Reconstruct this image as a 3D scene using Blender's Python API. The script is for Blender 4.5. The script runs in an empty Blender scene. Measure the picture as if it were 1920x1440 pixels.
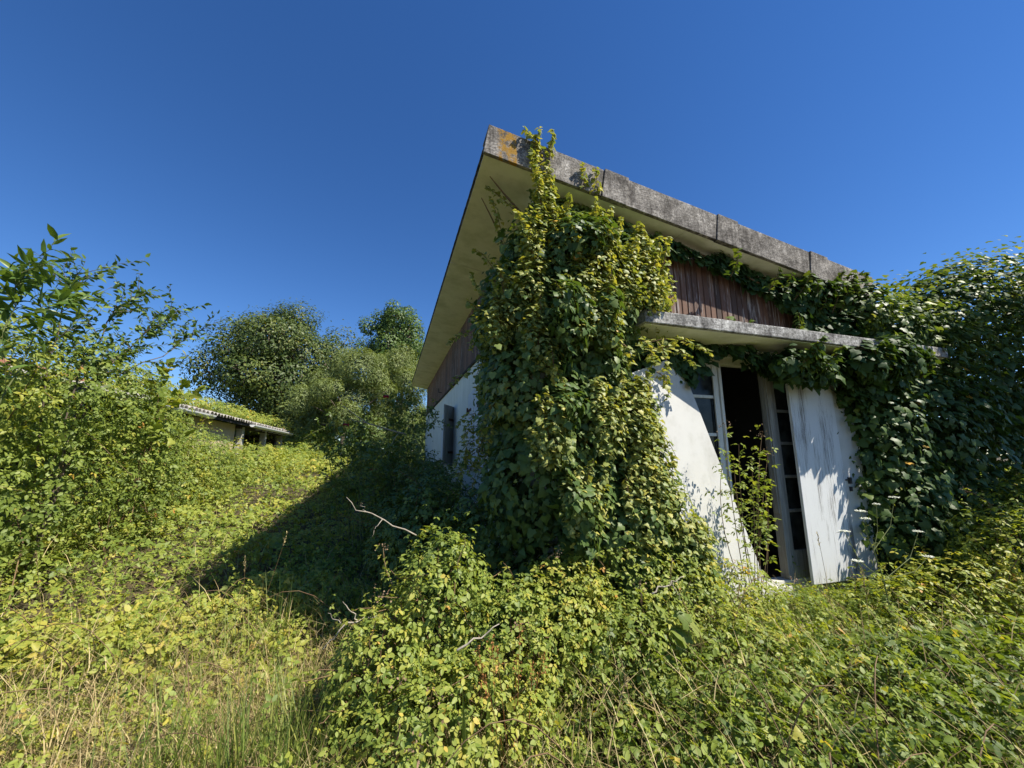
import bpy, bmesh, math, random
import numpy as np
from mathutils import Vector, Matrix
random.seed(11)
RG = np.random.default_rng(11)
SC = bpy.context.scene
COL = SC.collection
PI = math.pi

# ------------------------------------------------------------------ camera
# world axes follow the house: x along its front to the right, y along its side to the back
cam_d = bpy.data.cameras.new('camera'); cam = bpy.data.objects.new('camera', cam_d); COL.objects.link(cam)
cam_d.sensor_width = 36.0; cam_d.lens = 36.0 * 725 / 1920
cam_d.clip_start = 0.05; cam_d.clip_end = 2000
cam.location = (0, 0, 1.6)
cam.rotation_euler = (math.radians(90 + 10.55), 0, math.radians(-17.3))
SC.camera = cam
# ------------------------------------------------------------------ light
SUN_TRAVEL = Vector((-2.58, 2.0, -4.05)).normalized()
SUN_EL = math.asin(-SUN_TRAVEL.z)
SUN_ROT = math.atan2(-SUN_TRAVEL.x, -SUN_TRAVEL.y)
world = bpy.data.worlds.new('World'); SC.world = world; world.use_nodes = True
wn = world.node_tree; wn.nodes.clear()
sky = wn.nodes.new('ShaderNodeTexSky'); sky.sky_type = 'NISHITA'; sky.sun_disc = False
sky.sun_elevation = SUN_EL; sky.sun_rotation = SUN_ROT
sky.altitude = 900; sky.air_density = 1.0; sky.dust_density = 0.0; sky.ozone_density = 4.5
hs = wn.nodes.new('ShaderNodeHueSaturation'); hs.inputs['Saturation'].default_value = 1.22; hs.inputs['Hue'].default_value = 0.508
bg = wn.nodes.new('ShaderNodeBackground'); bg.inputs['Strength'].default_value = 0.08
wo = wn.nodes.new('ShaderNodeOutputWorld')
wn.links.new(sky.outputs[0], hs.inputs['Color']); wn.links.new(hs.outputs[0], bg.inputs[0]); wn.links.new(bg.outputs[0], wo.inputs[0])
sun_d = bpy.data.lights.new('sun', 'SUN'); sun_d.energy = 4.2; sun_d.angle = math.radians(0.5); sun_d.color = (1.0, 0.94, 0.82)
sun = bpy.data.objects.new('sun', sun_d); COL.objects.link(sun)
sun.rotation_euler = SUN_TRAVEL.to_track_quat('-Z', 'Y').to_euler(); sun.location = (20, -15, 30)
SC.view_settings.view_transform = 'Standard'; SC.view_settings.look = 'None'
SC.view_settings.exposure = 0.98; SC.view_settings.gamma = 1.0; SC.view_settings.use_curve_mapping = False
SC.cycles.max_bounces = 6; SC.cycles.transparent_max_bounces = 4; SC.cycles.transmission_bounces = 4
SC.cycles.use_denoising = True

# ------------------------------------------------------------------ materials
def mat(name):
    m = bpy.data.materials.new(name); m.use_nodes = True
    nt = m.node_tree; b = nt.nodes['Principled BSDF']
    return m, nt, b
def node(nt, t, **kw):
    n = nt.nodes.new(t)
    for k, v in kw.items(): setattr(n, k, v)
    return n
def ramp(nt, stops):
    r = node(nt, 'ShaderNodeValToRGB'); e = r.color_ramp.elements
    while len(e) < len(stops): e.new(0.5)
    for i, (p, c) in enumerate(stops):
        e[i].position = p; e[i].color = (c[0], c[1], c[2], 1)
    return r
def coords(nt, scale=(1, 1, 1), kind='Object', loc=(0, 0, 0)):
    tc = node(nt, 'ShaderNodeTexCoord'); mp = node(nt, 'ShaderNodeMapping')
    mp.inputs['Scale'].default_value = scale; mp.inputs['Location'].default_value = loc
    nt.links.new(tc.outputs[kind], mp.inputs[0]); return mp.outputs[0]
def worldpos(nt, scale=(1, 1, 1)):
    g = node(nt, 'ShaderNodeNewGeometry'); mp = node(nt, 'ShaderNodeMapping'); mp.inputs['Scale'].default_value = scale
    nt.links.new(g.outputs['Position'], mp.inputs[0]); return mp.outputs[0]
def noise(nt, vec, scale, detail=4, rough=0.6):
    n = node(nt, 'ShaderNodeTexNoise'); n.inputs['Scale'].default_value = scale
    n.inputs['Detail'].default_value = detail; n.inputs['Roughness'].default_value = rough
    nt.links.new(vec, n.inputs['Vector']); return n.outputs['Fac']
def mix(nt, fac, a, b, mode='MIX'):
    m = node(nt, 'ShaderNodeMix', data_type='RGBA', blend_type=mode)
    for sock, v in ((m.inputs[0], fac), (m.inputs[6], a), (m.inputs[7], b)):
        if isinstance(v, (int, float)): sock.default_value = v
        elif isinstance(v, tuple): sock.default_value = (*v, 1)
        else: nt.links.new(v, sock)
    return m.outputs[2]
def contrast(nt, f, lo, hi):
    r = ramp(nt, [(lo, (0, 0, 0)), (hi, (1, 1, 1))]); nt.links.new(f, r.inputs[0]); return r.outputs[0]
def bump(nt, b, h, strength=0.3, dist=0.01):
    n = node(nt, 'ShaderNodeBump'); n.inputs['Strength'].default_value = strength; n.inputs['Distance'].default_value = dist
    nt.links.new(h, n.inputs['Height']); nt.links.new(n.outputs[0], b.inputs['Normal'])

def leaf_mat(name, stops, rough=0.45, spec=0.34, trans=0.34, tcol=None, mottled=0.25):
    m, nt, b = mat(name)
    at = node(nt, 'ShaderNodeAttribute', attribute_name='rnd')
    r = ramp(nt, stops); nt.links.new(at.outputs['Fac'], r.inputs[0])
    n = noise(nt, worldpos(nt), 70, 2)
    c = mix(nt, mottled, r.outputs[0], mix(nt, n, (0.25, 0.3, 0.2), (1.5, 1.5, 1.4)), 'MULTIPLY')
    nt.links.new(c, b.inputs['Base Color'])
    b.inputs['Roughness'].default_value = rough; b.inputs['Specular IOR Level'].default_value = spec
    t = node(nt, 'ShaderNodeBsdfTranslucent')
    tc = mix(nt, 1.0, c, tcol or (1.7, 1.6, 0.5), 'MULTIPLY'); nt.links.new(tc, t.inputs[0])
    ms = node(nt, 'ShaderNodeMixShader'); ms.inputs[0].default_value = trans
    nt.links.new(b.outputs[0], ms.inputs[1]); nt.links.new(t.outputs[0], ms.inputs[2])
    nt.links.new(ms.outputs[0], nt.nodes['Material Output'].inputs[0])
    return m

M = {}
M['ivy'] = leaf_mat('ivy_leaf', [(0, (0.05, 0.09, 0.025)), (0.45, (0.095, 0.153, 0.038)), (0.75, (0.213, 0.26, 0.071)), (0.93, (0.37, 0.377, 0.114)), (0.975, (0.47, 0.428, 0.095)), (1, (0.84, 0.388, 0.057))], rough=.46, spec=.28, trans=.28)
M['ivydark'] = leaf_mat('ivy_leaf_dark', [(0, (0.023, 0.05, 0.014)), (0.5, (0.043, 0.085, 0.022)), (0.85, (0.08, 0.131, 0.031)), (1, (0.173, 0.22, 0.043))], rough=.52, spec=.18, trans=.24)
M['bramble'] = leaf_mat('bramble_leaf', [(0, (0.071, 0.108, 0.023)), (0.35, (0.161, 0.222, 0.041)), (0.65, (0.27, 0.323, 0.061)), (0.88, (0.387, 0.386, 0.071)), (0.96, (0.541, 0.431, 0.081)), (1, (0.541, 0.272, 0.071))], rough=.48)
M['cover'] = leaf_mat('ground_cover_leaf', [(0, (0.081, 0.129, 0.025)), (0.35, (0.178, 0.241, 0.043)), (0.62, (0.287, 0.338, 0.059)), (0.85, (0.395, 0.391, 0.072)), (0.95, (0.528, 0.439, 0.092)), (1, (0.528, 0.321, 0.11))], rough=.5)
M['rose'] = leaf_mat('rose_leaf', [(0, (0.057, 0.101, 0.023)), (0.6, (0.116, 0.169, 0.031)), (1, (0.23, 0.252, 0.049))], rough=.42, trans=.2)
M['chestnut'] = leaf_mat('chestnut_leaf', [(0, (0.04, 0.07, 0.016)), (0.5, (0.084, 0.12, 0.023)), (0.85, (0.16, 0.178, 0.032)), (1, (0.272, 0.223, 0.038))], rough=.5, trans=.2)
M['willow'] = leaf_mat('willow_leaf', [(0, (0.097, 0.129, 0.037)), (0.5, (0.168, 0.211, 0.059)), (1, (0.283, 0.312, 0.09))], rough=.5, trans=.25)
M['oak'] = leaf_mat('oak_leaf', [(0, (0.051, 0.093, 0.023)), (0.6, (0.102, 0.17, 0.031)), (1, (0.204, 0.255, 0.046))], rough=.5, trans=.2)
M['laurel'] = leaf_mat('peach_leaf', [(0, (0.053, 0.105, 0.027)), (0.6, (0.12, 0.195, 0.041)), (1, (0.225, 0.27, 0.054))], rough=.38, trans=.3)
M['grass'] = leaf_mat('grass_blade', [(0, (0.078, 0.13, 0.023)), (0.6, (0.169, 0.221, 0.041)), (1, (0.312, 0.312, 0.082))], rough=.5, trans=.3)
M['straw'] = leaf_mat('dry_straw', [(0, (0.192, 0.132, 0.059)), (0.5, (0.36, 0.276, 0.13)), (1, (0.6, 0.492, 0.259))], rough=.7, spec=.2, trans=.15, tcol=(1, 1, 1))
M['petal'] = leaf_mat('white_petal', [(0, (.7, .72, .6)), (1, (.85, .86, .78))], rough=.6, trans=.2, tcol=(1, 1, 1), mottled=0)
M['redpetal'] = leaf_mat('red_petal', [(0, (.35, .01, .02)), (1, (.62, .03, .05))], rough=.5, trans=.2, tcol=(1.2, .6, .6), mottled=0)
M['bud'] = leaf_mat('bramble_bud', [(0, (.20, .13, .07)), (1, (.38, .25, .16))], rough=.6, trans=.1, tcol=(1, 1, 1), mottled=0)
M['dock'] = leaf_mat('dock_seed', [(0, (.22, .09, .025)), (1, (.42, .20, .06))], rough=.7, trans=.15, tcol=(1, 1, 1), mottled=0)

def bark(name, a, b2, scale=14):
    m, nt, b = mat(name)
    n = noise(nt, worldpos(nt, (1, 1, .35)), scale, 5)
    r = ramp(nt, [(.3, a), (.7, b2)]); nt.links.new(n, r.inputs[0]); nt.links.new(r.outputs[0], b.inputs['Base Color'])
    b.inputs['Roughness'].default_value = .85; bump(nt, b, n, .5, .01); return m
M['bark'] = bark('bark', (.06, .045, .032), (.16, .125, .09))
M['cane'] = bark('bramble_cane', (.12, .06, .035), (.20, .14, .06))
M['greenstem'] = bark('green_stem', (.08, .10, .03), (.17, .19, .06))
M['deadwood'] = bark('dead_wood', (.22, .185, .14), (.46, .40, .32), 30)

m, nt, b = mat('soil'); M['soil'] = m
n1 = noise(nt, worldpos(nt), 3.0, 6); n2 = noise(nt, worldpos(nt), 40, 4)
r = ramp(nt, [(.35, (.035, .026, .015)), (.6, (.10, .078, .038)), (.8, (.07, .085, .03))]); nt.links.new(n1, r.inputs[0])
c = mix(nt, .6, r.outputs[0], mix(nt, n2, (.3, .3, .3), (1.7, 1.6, 1.4)), 'MULTIPLY')
nt.links.new(c, b.inputs['Base Color']); b.inputs['Roughness'].default_value = .95; bump(nt, b, n2, .8, .03)

def render_mat(name, base, stain, amount=.5, streak=(6, 6, .8)):
    m, nt, b = mat(name)
    w = worldpos(nt); n1 = noise(nt, worldpos(nt, streak), 2.0, 6, .65); n2 = noise(nt, w, 90, 3); n3 = noise(nt, w, 1.7, 4)
    r1 = ramp(nt, [(.45, (0, 0, 0)), (.75, (1, 1, 1))]); nt.links.new(n1, r1.inputs[0])
    mm = node(nt, 'ShaderNodeMath', operation='MULTIPLY'); nt.links.new(r1.outputs[0], mm.inputs[0]); mm.inputs[1].default_value = amount
    c = mix(nt, mm.outputs[0], base, stain)
    c = mix(nt, .35, c, mix(nt, n3, (.55, .55, .5), (1.3, 1.3, 1.3)), 'MULTIPLY')
    nt.links.new(c, b.inputs['Base Color']); b.inputs['Roughness'].default_value = .9; b.inputs['Specular IOR Level'].default_value = .2
    bump(nt, b, n2, .35, .004); return m
M['render'] = render_mat('white_render', (.70, .69, .63), (.42, .42, .33), .5)
M['sidewall'] = render_mat('aged_render', (.76, .77, .70), (.48, .52, .40), .5)
M['soffit'] = render_mat('soffit_paint', (.88, .87, .72), (.54, .55, .36), .8, (1.5, 1.5, 1.5))
M['shedwall'] = render_mat('shed_render', (.55, .45, .30), (.30, .24, .15), .5)
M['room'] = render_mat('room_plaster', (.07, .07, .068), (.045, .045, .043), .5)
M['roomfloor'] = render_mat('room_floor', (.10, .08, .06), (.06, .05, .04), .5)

# weathered concrete / fibre cement with black growth; lichen only where asked
def concrete(name, lo, hi, lichen=False, streak=(1, 1, 1)):
    m, nt, b = mat(name)
    w = worldpos(nt)
    n1 = noise(nt, worldpos(nt, streak), 4.5, 8, .72); n2 = noise(nt, w, 55, 6, .75); n3 = noise(nt, worldpos(nt, (14, 14, 1.2)), 1.6, 4)
    r = ramp(nt, [(.36, lo), (.52, tuple((x + y) / 2 for x, y in zip(lo, hi))), (.68, hi)]); nt.links.new(n1, r.inputs[0])
    c = mix(nt, .8, r.outputs[0], mix(nt, contrast(nt, n2, .36, .64), (.22, .21, .20), (1.7, 1.7, 1.7)), 'MULTIPLY')
    n4 = noise(nt, worldpos(nt, (2, 2, 9)), 6, 5, .7); c = mix(nt, .55, c, mix(nt, contrast(nt, n4, .38, .62), (.45, .44, .42), (1.35, 1.35, 1.35)), 'MULTIPLY')
    c = mix(nt, .6, c, mix(nt, contrast(nt, n3, .35, .65), (.42, .41, .40), (1.35, 1.35, 1.35)), 'MULTIPLY')
    if lichen:
        sp = node(nt, 'ShaderNodeSeparateXYZ'); g = node(nt, 'ShaderNodeNewGeometry'); nt.links.new(g.outputs['Position'], sp.inputs[0])
        mr = node(nt, 'ShaderNodeMapRange'); mr.inputs[1].default_value = .62; mr.inputs[2].default_value = .80; nt.links.new(sp.outputs[0], mr.inputs[0])
        mr2 = node(nt, 'ShaderNodeMapRange'); mr2.inputs[1].default_value = 1.02; mr2.inputs[2].default_value = .95; nt.links.new(sp.outputs[0], mr2.inputs[0])
        k = node(nt, 'ShaderNodeMath', operation='MULTIPLY'); nt.links.new(mr.outputs[0], k.inputs[0]); nt.links.new(mr2.outputs[0], k.inputs[1])
        nl = noise(nt, w, 9, 6, .75); k2 = node(nt, 'ShaderNodeMath', operation='MULTIPLY'); nt.links.new(k.outputs[0], k2.inputs[0]); nt.links.new(nl, k2.inputs[1])
        rl = ramp(nt, [(.44, (0, 0, 0)), (.52, (1, 1, 1))]); nt.links.new(k2.outputs[0], rl.inputs[0])
        lc = mix(nt, n2, (.18, .09, .015), (.46, .27, .05)); c = mix(nt, rl.outputs[0], c, lc)
    nt.links.new(c, b.inputs['Base Color']); b.inputs['Roughness'].default_value = .95; b.inputs['Specular IOR Level'].default_value = .2
    bump(nt, b, n2, .7, .006); return m
M['fascia'] = concrete('weathered_fibre_cement', (.10, .09, .08), (.42, .39, .35), True)
M['canopy'] = concrete('weathered_concrete', (.12, .115, .11), (.60, .59, .56))
M['roofsheet'] = concrete('roof_sheet', (.06, .06, .058), (.20, .19, .18))

# stained vertical boards with flaking pale streaks
m, nt, b = mat('stained_board'); M['board'] = m
oi = node(nt, 'ShaderNodeObjectInfo')
w = worldpos(nt, (30, 30, 2.2)); n1 = noise(nt, w, 2.2, 6, .7); n2 = noise(nt, worldpos(nt, (9, 9, 1.1)), 1.6, 4, .6); n3 = noise(nt, worldpos(nt, (120, 120, 6)), 1.0, 3)
base = ramp(nt, [(.0, (.060, .033, .022)), (.5, (.115, .056, .033)), (1, (.17, .086, .05))]); nt.links.new(oi.outputs['Random'], base.inputs[0])
c = mix(nt, .6, base.outputs[0], mix(nt, n3, (.4, .4, .4), (1.5, 1.5, 1.5)), 'MULTIPLY')
ad = node(nt, 'ShaderNodeMath', operation='MULTIPLY'); nt.links.new(n1, ad.inputs[0]); nt.links.new(n2, ad.inputs[1])
fl = ramp(nt, [(.285, (0, 0, 0)), (.37, (1, 1, 1))]); nt.links.new(ad.outputs[0], fl.inputs[0])
c = mix(nt, fl.outputs[0], c, (.30, .255, .23))
nt.links.new(c, b.inputs['Base Color']); b.inputs['Roughness'].default_value = .75; bump(nt, b, n3, .5, .004)

# white painted plywood with fine vertical checking
m, nt, b = mat('cracked_white_paint'); M['shutter'] = m
w = coords(nt, (120, 120, 2.6)); n1 = noise(nt, w, 1.5, 7, .75); n2 = noise(nt, coords(nt, (5, 5, .8)), 1.0, 3); n3 = noise(nt, coords(nt, (120, 120, 120)), 1.0, 3)
ad = node(nt, 'ShaderNodeMath', operation='MULTIPLY'); nt.links.new(n1, ad.inputs[0]); nt.links.new(n2, ad.inputs[1])
fl = ramp(nt, [(.265, (0, 0, 0)), (.33, (1, 1, 1))]); nt.links.new(ad.outputs[0], fl.inputs[0])
c = mix(nt, fl.outputs[0], (.62, .63, .63), (.16, .145, .13)); c = mix(nt, .25, c, mix(nt, n3, (.6, .6, .6), (1.3, 1.3, 1.3)), 'MULTIPLY')
nt.links.new(c, b.inputs['Base Color']); b.inputs['Roughness'].default_value = .7; bump(nt, b, n3, .25, .002)
m, nt, b = mat('white_panel_paint'); M['panel'] = m
n1 = noise(nt, coords(nt), 3.0, 6, .65); n2 = noise(nt, coords(nt, (30, 30, 5)), 1.4, 6, .7); n3 = noise(nt, coords(nt), 140, 2)
r = ramp(nt, [(.3, (.42, .415, .38)), (.5, (.52, .515, .49)), (.8, (.57, .565, .54))]); nt.links.new(n1, r.inputs[0])
fl = ramp(nt, [(.66, (0, 0, 0)), (.72, (1, 1, 1))]); nt.links.new(n2, fl.inputs[0])
c = mix(nt, fl.outputs[0], r.outputs[0], (.40, .38, .34))
nt.links.new(c, b.inputs['Base Color']); b.inputs['Roughness'].default_value = .7; bump(nt, b, n3, .25, .002)
m, nt, b = mat('old_white_joinery'); M['joinery'] = m
n1 = noise(nt, worldpos(nt, (40, 40, 4)), 1.5, 6, .7); r = ramp(nt, [(.35, (.66, .65, .58)), (.6, (.58, .56, .49)), (.72, (.26, .23, .19))]); nt.links.new(n1, r.inputs[0])
nt.links.new(r.outputs[0], b.inputs['Base Color']); b.inputs['Roughness'].default_value = .6
m, nt, b = mat('grey_joinery'); M['greywood'] = m
n1 = noise(nt, worldpos(nt, (50, 50, 3)), 1.5, 6, .7); r = ramp(nt, [(.3, (.34, .33, .30)), (.7, (.16, .145, .125))]); nt.links.new(n1, r.inputs[0])
nt.links.new(r.outputs[0], b.inputs['Base Color']); b.inputs['Roughness'].default_value = .8
m, nt, b = mat('window_glass'); M['glass'] = m
n1 = noise(nt, worldpos(nt), 6, 4); r = ramp(nt, [(.4, (.012, .014, .014)), (.75, (.06, .062, .055))]); nt.links.new(n1, r.inputs[0])
nt.links.new(r.outputs[0], b.inputs['Base Color']); b.inputs['Roughness'].default_value = .12; b.inputs['Specular IOR Level'].default_value = .18
def plain(name, col, rough=.7, metal=0.0, var=.3):
    m, nt, b = mat(name); n1 = noise(nt, worldpos(nt), 25, 4)
    c = mix(nt, var, col, mix(nt, n1, (.3, .3, .3), (1.7, 1.7, 1.7)), 'MULTIPLY'); nt.links.new(c, b.inputs['Base Color'])
    b.inputs['Roughness'].default_value = rough; b.inputs['Metallic'].default_value = metal; return m
M['rust'] = plain('rusty_iron', (.10, .04, .022), .85, .2, .6)
M['iron'] = plain('black_iron', (.015, .015, .015), .6)
M['gutter'] = plain('white_gutter', (.70, .71, .70), .45, 0, .25)
M['tile'] = plain('weathered_roof_tile', (.36, .33, .29), .85, 0, .5)
M['redtile'] = plain('red_ridge_tile', (.33, .14, .09), .85, 0, .4)
M['dark'] = plain('dark_timber', (.03, .026, .022), .9)
M['bluewhite'] = plain('pale_shutter_paint', (.60, .64, .68), .6, 0, .35)
M['shedpost'] = plain('grey_post', (.42, .41, .36), .85, 0, .5)

# ------------------------------------------------------------------ mesh helpers
class MB:
    def __init__(s): s.v = []; s.f = []
    def add(s, vs, fs):
        o = len(s.v); s.v += [tuple(v) for v in vs]; s.f += [tuple(i + o for i in f) for f in fs]; return s
    def box(s, x0, x1, y0, y1, z0, z1):
        return s.add([(x, y, z) for z in (z0, z1) for y in (y0, y1) for x in (x0, x1)],
                     [(0, 2, 3, 1), (4, 5, 7, 6), (0, 1, 5, 4), (2, 6, 7, 3), (0, 4, 6, 2), (1, 3, 7, 5)])
    def prism_y(s, poly, y0, y1):          # poly in x,z counter-clockwise seen from -y
        n = len(poly); vs = [(x, y0, z) for x, z in poly] + [(x, y1, z) for x, z in poly]
        fs = [tuple(range(n)), tuple(range(2 * n - 1, n - 1, -1))] + [((i + 1) % n, i, i + n, (i + 1) % n + n) for i in range(n)]
        return s.add(vs, fs)
    def obox(s, o, ex, ey, ez):            # box from a corner and three edge vectors
        o, ex, ey, ez = map(Vector, (o, ex, ey, ez))
        vs = [o + ex * i + ey * j + ez * k for k in (0, 1) for j in (0, 1) for i in (0, 1)]
        return s.add(vs, [(0, 2, 3, 1), (4, 5, 7, 6), (0, 1, 5, 4), (2, 6, 7, 3), (0, 4, 6, 2), (1, 3, 7, 5)])
    def tube(s, pts, r0, r1=None, seg=5):
        r1 = r0 if r1 is None else r1; n = len(pts); pts = [Vector(p) for p in pts]; o = len(s.v); up = Vector((.31, .22, .93))
        for i, p in enumerate(pts):
            d = (pts[min(i + 1, n - 1)] - pts[max(i - 1, 0)])
            d = d.normalized() if d.length > 1e-9 else Vector((0, 0, 1))
            a = d.cross(up); a = a.normalized() if a.length > 1e-4 else d.orthogonal().normalized(); b = d.cross(a); r = r0 + (r1 - r0) * i / max(1, n - 1)
            for k in range(seg): s.v.append(tuple(p + (a * math.cos(2 * PI * k / seg) + b * math.sin(2 * PI * k / seg)) * r))
        for i in range(n - 1):
            for k in range(seg):
                k2 = (k + 1) % seg; s.f.append((o + i * seg + k, o + i * seg + k2, o + (i + 1) * seg + k2, o + (i + 1) * seg + k))
        s.f.append(tuple(o + k for k in range(seg - 1, -1, -1))); s.f.append(tuple(o + (n - 1) * seg + k for k in range(seg)))
        return s
    def mesh(s, name, material, smooth=False):
        me = bpy.data.meshes.new(name); me.from_pydata(s.v, [], s.f); me.materials.append(material)
        if smooth: me.polygons.foreach_set('use_smooth', [True] * len(me.polygons))
        me.update(); return me
    def build(s, name, material, parent=None, bevel=0, smooth=False, centre=True):
        org = Vector((0, 0, 0))
        if centre and s.v:
            lo = [min(v[i] for v in s.v) for i in range(3)]; hi = [max(v[i] for v in s.v) for i in range(3)]
            org = Vector(((lo[0] + hi[0]) / 2, (lo[1] + hi[1]) / 2, lo[2])); s.v = [tuple(Vector(v) - org) for v in s.v]
        return link(name, s.mesh(name, material, smooth), parent, org, bevel)
def wpos(o):
    p = Vector(o.location)
    while o.parent: o = o.parent; p = p + o.location
    return p
def link(name, me, parent=None, loc=(0, 0, 0), bevel=0):
    o = bpy.data.objects.new(name, me); COL.objects.link(o); loc = Vector(loc)
    if parent is not None: o.parent = parent; loc = loc - wpos(parent)
    o.location = loc
    if bevel:
        bv = o.modifiers.new('bevel', 'BEVEL'); bv.width = bevel; bv.segments = 2; bv.limit_method = 'ANGLE'
    return o
def tag(o, label, cat, group=None):
    o['label'] = label; o['category'] = cat
    if group: o['group'] = group
    return o
def thing(name, label, cat, loc=(0, 0, 0), group=None):
    o = bpy.data.objects.new(name, None); COL.objects.link(o); o.location = loc; o.empty_display_size = .2
    return tag(o, label, cat, group)

# ------------------------------------------------------------------ numeric helpers
def hash3(i, seed):
    return np.modf(np.abs(np.sin(i[:, 0] * 127.1 + i[:, 1] * 311.7 + i[:, 2] * 74.7 + seed * 17.13) * 43758.5453))[0]
def vnoise(p, seed=0):
    p = np.asarray(p, float); i = np.floor(p); f = p - i; f = f * f * (3 - 2 * f); out = np.zeros(len(p))
    for dx in (0, 1):
        for dy in (0, 1):
            for dz in (0, 1):
                w = (f[:, 0] if dx else 1 - f[:, 0]) * (f[:, 1] if dy else 1 - f[:, 1]) * (f[:, 2] if dz else 1 - f[:, 2])
                out += w * hash3(i + np.array([dx, dy, dz]), seed)
    return out
def n2d(x, y, s, seed=0):
    return vnoise(np.stack([np.asarray(x) * s, np.asarray(y) * s, np.zeros_like(x)], 1), seed)
def nrm(a): return a / np.maximum(np.linalg.norm(a, axis=1, keepdims=True), 1e-9)
def rdir(n): return nrm(RG.normal(size=(n, 3)))
def sstep(a, b, x): t = np.clip((x - a) / (b - a), 0, 1); return t * t * (3 - 2 * t)

def ground_z(x, y):
    x = np.asarray(x, float); y = np.asarray(y, float)
    h = 1.1 * sstep(2.5, 17, y) * .95 + .25 * sstep(1.5, 5, -x) * sstep(2, 6, y)
    h = h + .12 * sstep(1.0, 3.2, y) * sstep(.8, 2.2, x)
    return h + .06 * (n2d(x, y, .9, 3) - .5)
def gz(x, y): return float(ground_z(np.array([x]), np.array([y]))[0])

# leaf outlines: local x across, y along, z normal; (verts, faces)
def hexleaf(w, fold, curl):
    v = [(0, 0, 0), (-w, .28, fold), (-w * .82, .68, fold * .7 - curl * .4), (0, 1, -curl), (w * .82, .68, fold * .7 - curl * .4), (w, .28, fold), (0, .5, -curl * .1)]
    return np.array(v, float), [(0, 6, 2, 1), (6, 3, 2), (0, 5, 4, 6), (6, 4, 3)]
def quadleaf(w, fold, curl):
    v = [(0, 0, 0), (-w, .45, fold), (0, 1, -curl), (w, .45, fold)]
    return np.array(v, float), [(0, 2, 1), (0, 3, 2)]
def longleaf(w, fold, curl):
    v = [(0, 0, 0), (-w, .3, fold), (w, .3, fold), (0, .33, 0), (-w * .85, .65, fold - curl * .4), (w * .85, .65, fold - curl * .4), (0, .66, -curl * .45), (0, 1, -curl)]
    return np.array(v, float), [(0, 3, 1), (0, 2, 3), (1, 3, 6, 4), (3, 2, 5, 6), (4, 6, 7), (6, 5, 7)]
def ivyleaf(lobe, curl):
    s = [(.26, -.12, -.03), (.52, .16, -.07 - curl * .3), (.33, .40, -.02), (.30 * lobe + .16, .62, -.05 - curl * .4)]
    v = [(0, .06, 0), (0, .42, .05)] + s + [(0, 1, -.05 - curl)] + [(-x, y, z) for x, y, z in s]
    return np.array(v, float), [(1, 0, 2, 3), (1, 3, 4), (1, 4, 5, 6), (1, 8, 7, 0), (1, 9, 8), (1, 6, 10, 9)]
S_HEX = [hexleaf(.27, .08, .14), hexleaf(.23, .12, .24), hexleaf(.31, .03, .05)]
S_QUAD = [quadleaf(.30, .08, .1), quadleaf(.36, .12, .05)]
S_LONG = [longleaf(.13, .03, .2), longleaf(.11, .05, .35)]
S_IVY = [ivyleaf(.35, .05), ivyleaf(.1, .16), ivyleaf(.6, -.03)]
S_WILLOW = [quadleaf(.12, .02, .1)]

def leaf_arrays(P, N, T, S, shape):
    N = nrm(N); T = nrm(T - N * np.sum(N * T, 1, keepdims=True)); B = np.cross(T, N)
    sv, sf = shape
    V = P[:, None, :] + S[:, None, None] * (B[:, None, :] * sv[None, :, 0, None] + T[:, None, :] * sv[None, :, 1, None] + N[:, None, :] * sv[None, :, 2, None])
    return V.reshape(-1, 3), sf, len(sv)
def big_mesh(name, chunks, material, smooth=True):
    """chunks: list of (verts (n*k,3), faces of one piece, k, rnd (n,))"""
    Vs = []; starts = []; loops = []; rn = []; vo = 0; lo = 0
    for V, sf, k, rnd in chunks:
        n = len(V) // k
        if n == 0: continue
        Vs.append(V); base = (np.arange(n) * k + vo)
        flat = np.concatenate([np.array(f) for f in sf]); lens = np.array([len(f) for f in sf])
        loops.append((base[:, None] + flat[None, :]).ravel())
        st = np.concatenate([[0], np.cumsum(lens)[:-1]]); tot = lens.sum()
        starts.append((np.arange(n)[:, None] * tot + st[None, :] + lo).ravel())
        rn.append(np.repeat(rnd, len(sf))); vo += n * k; lo += n * tot
    V = np.concatenate(Vs).astype(np.float32); L = np.concatenate(loops).astype(np.int32); ST = np.concatenate(starts).astype(np.int32); RN = np.concatenate(rn).astype(np.float32)
    me = bpy.data.meshes.new(name); me.vertices.add(len(V)); me.vertices.foreach_set('co', V.ravel())
    me.loops.add(len(L)); me.loops.foreach_set('vertex_index', L); me.polygons.add(len(ST)); me.polygons.foreach_set('loop_start', ST)
    if smooth: me.polygons.foreach_set('use_smooth', np.ones(len(ST), dtype=bool))
    a = me.attributes.new('rnd', 'FLOAT', 'FACE'); a.data.foreach_set('value', RN)
    me.materials.append(material); me.update(calc_edges=True); me.validate(); return me
CAM = np.array([0, 0, 1.6])
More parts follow.
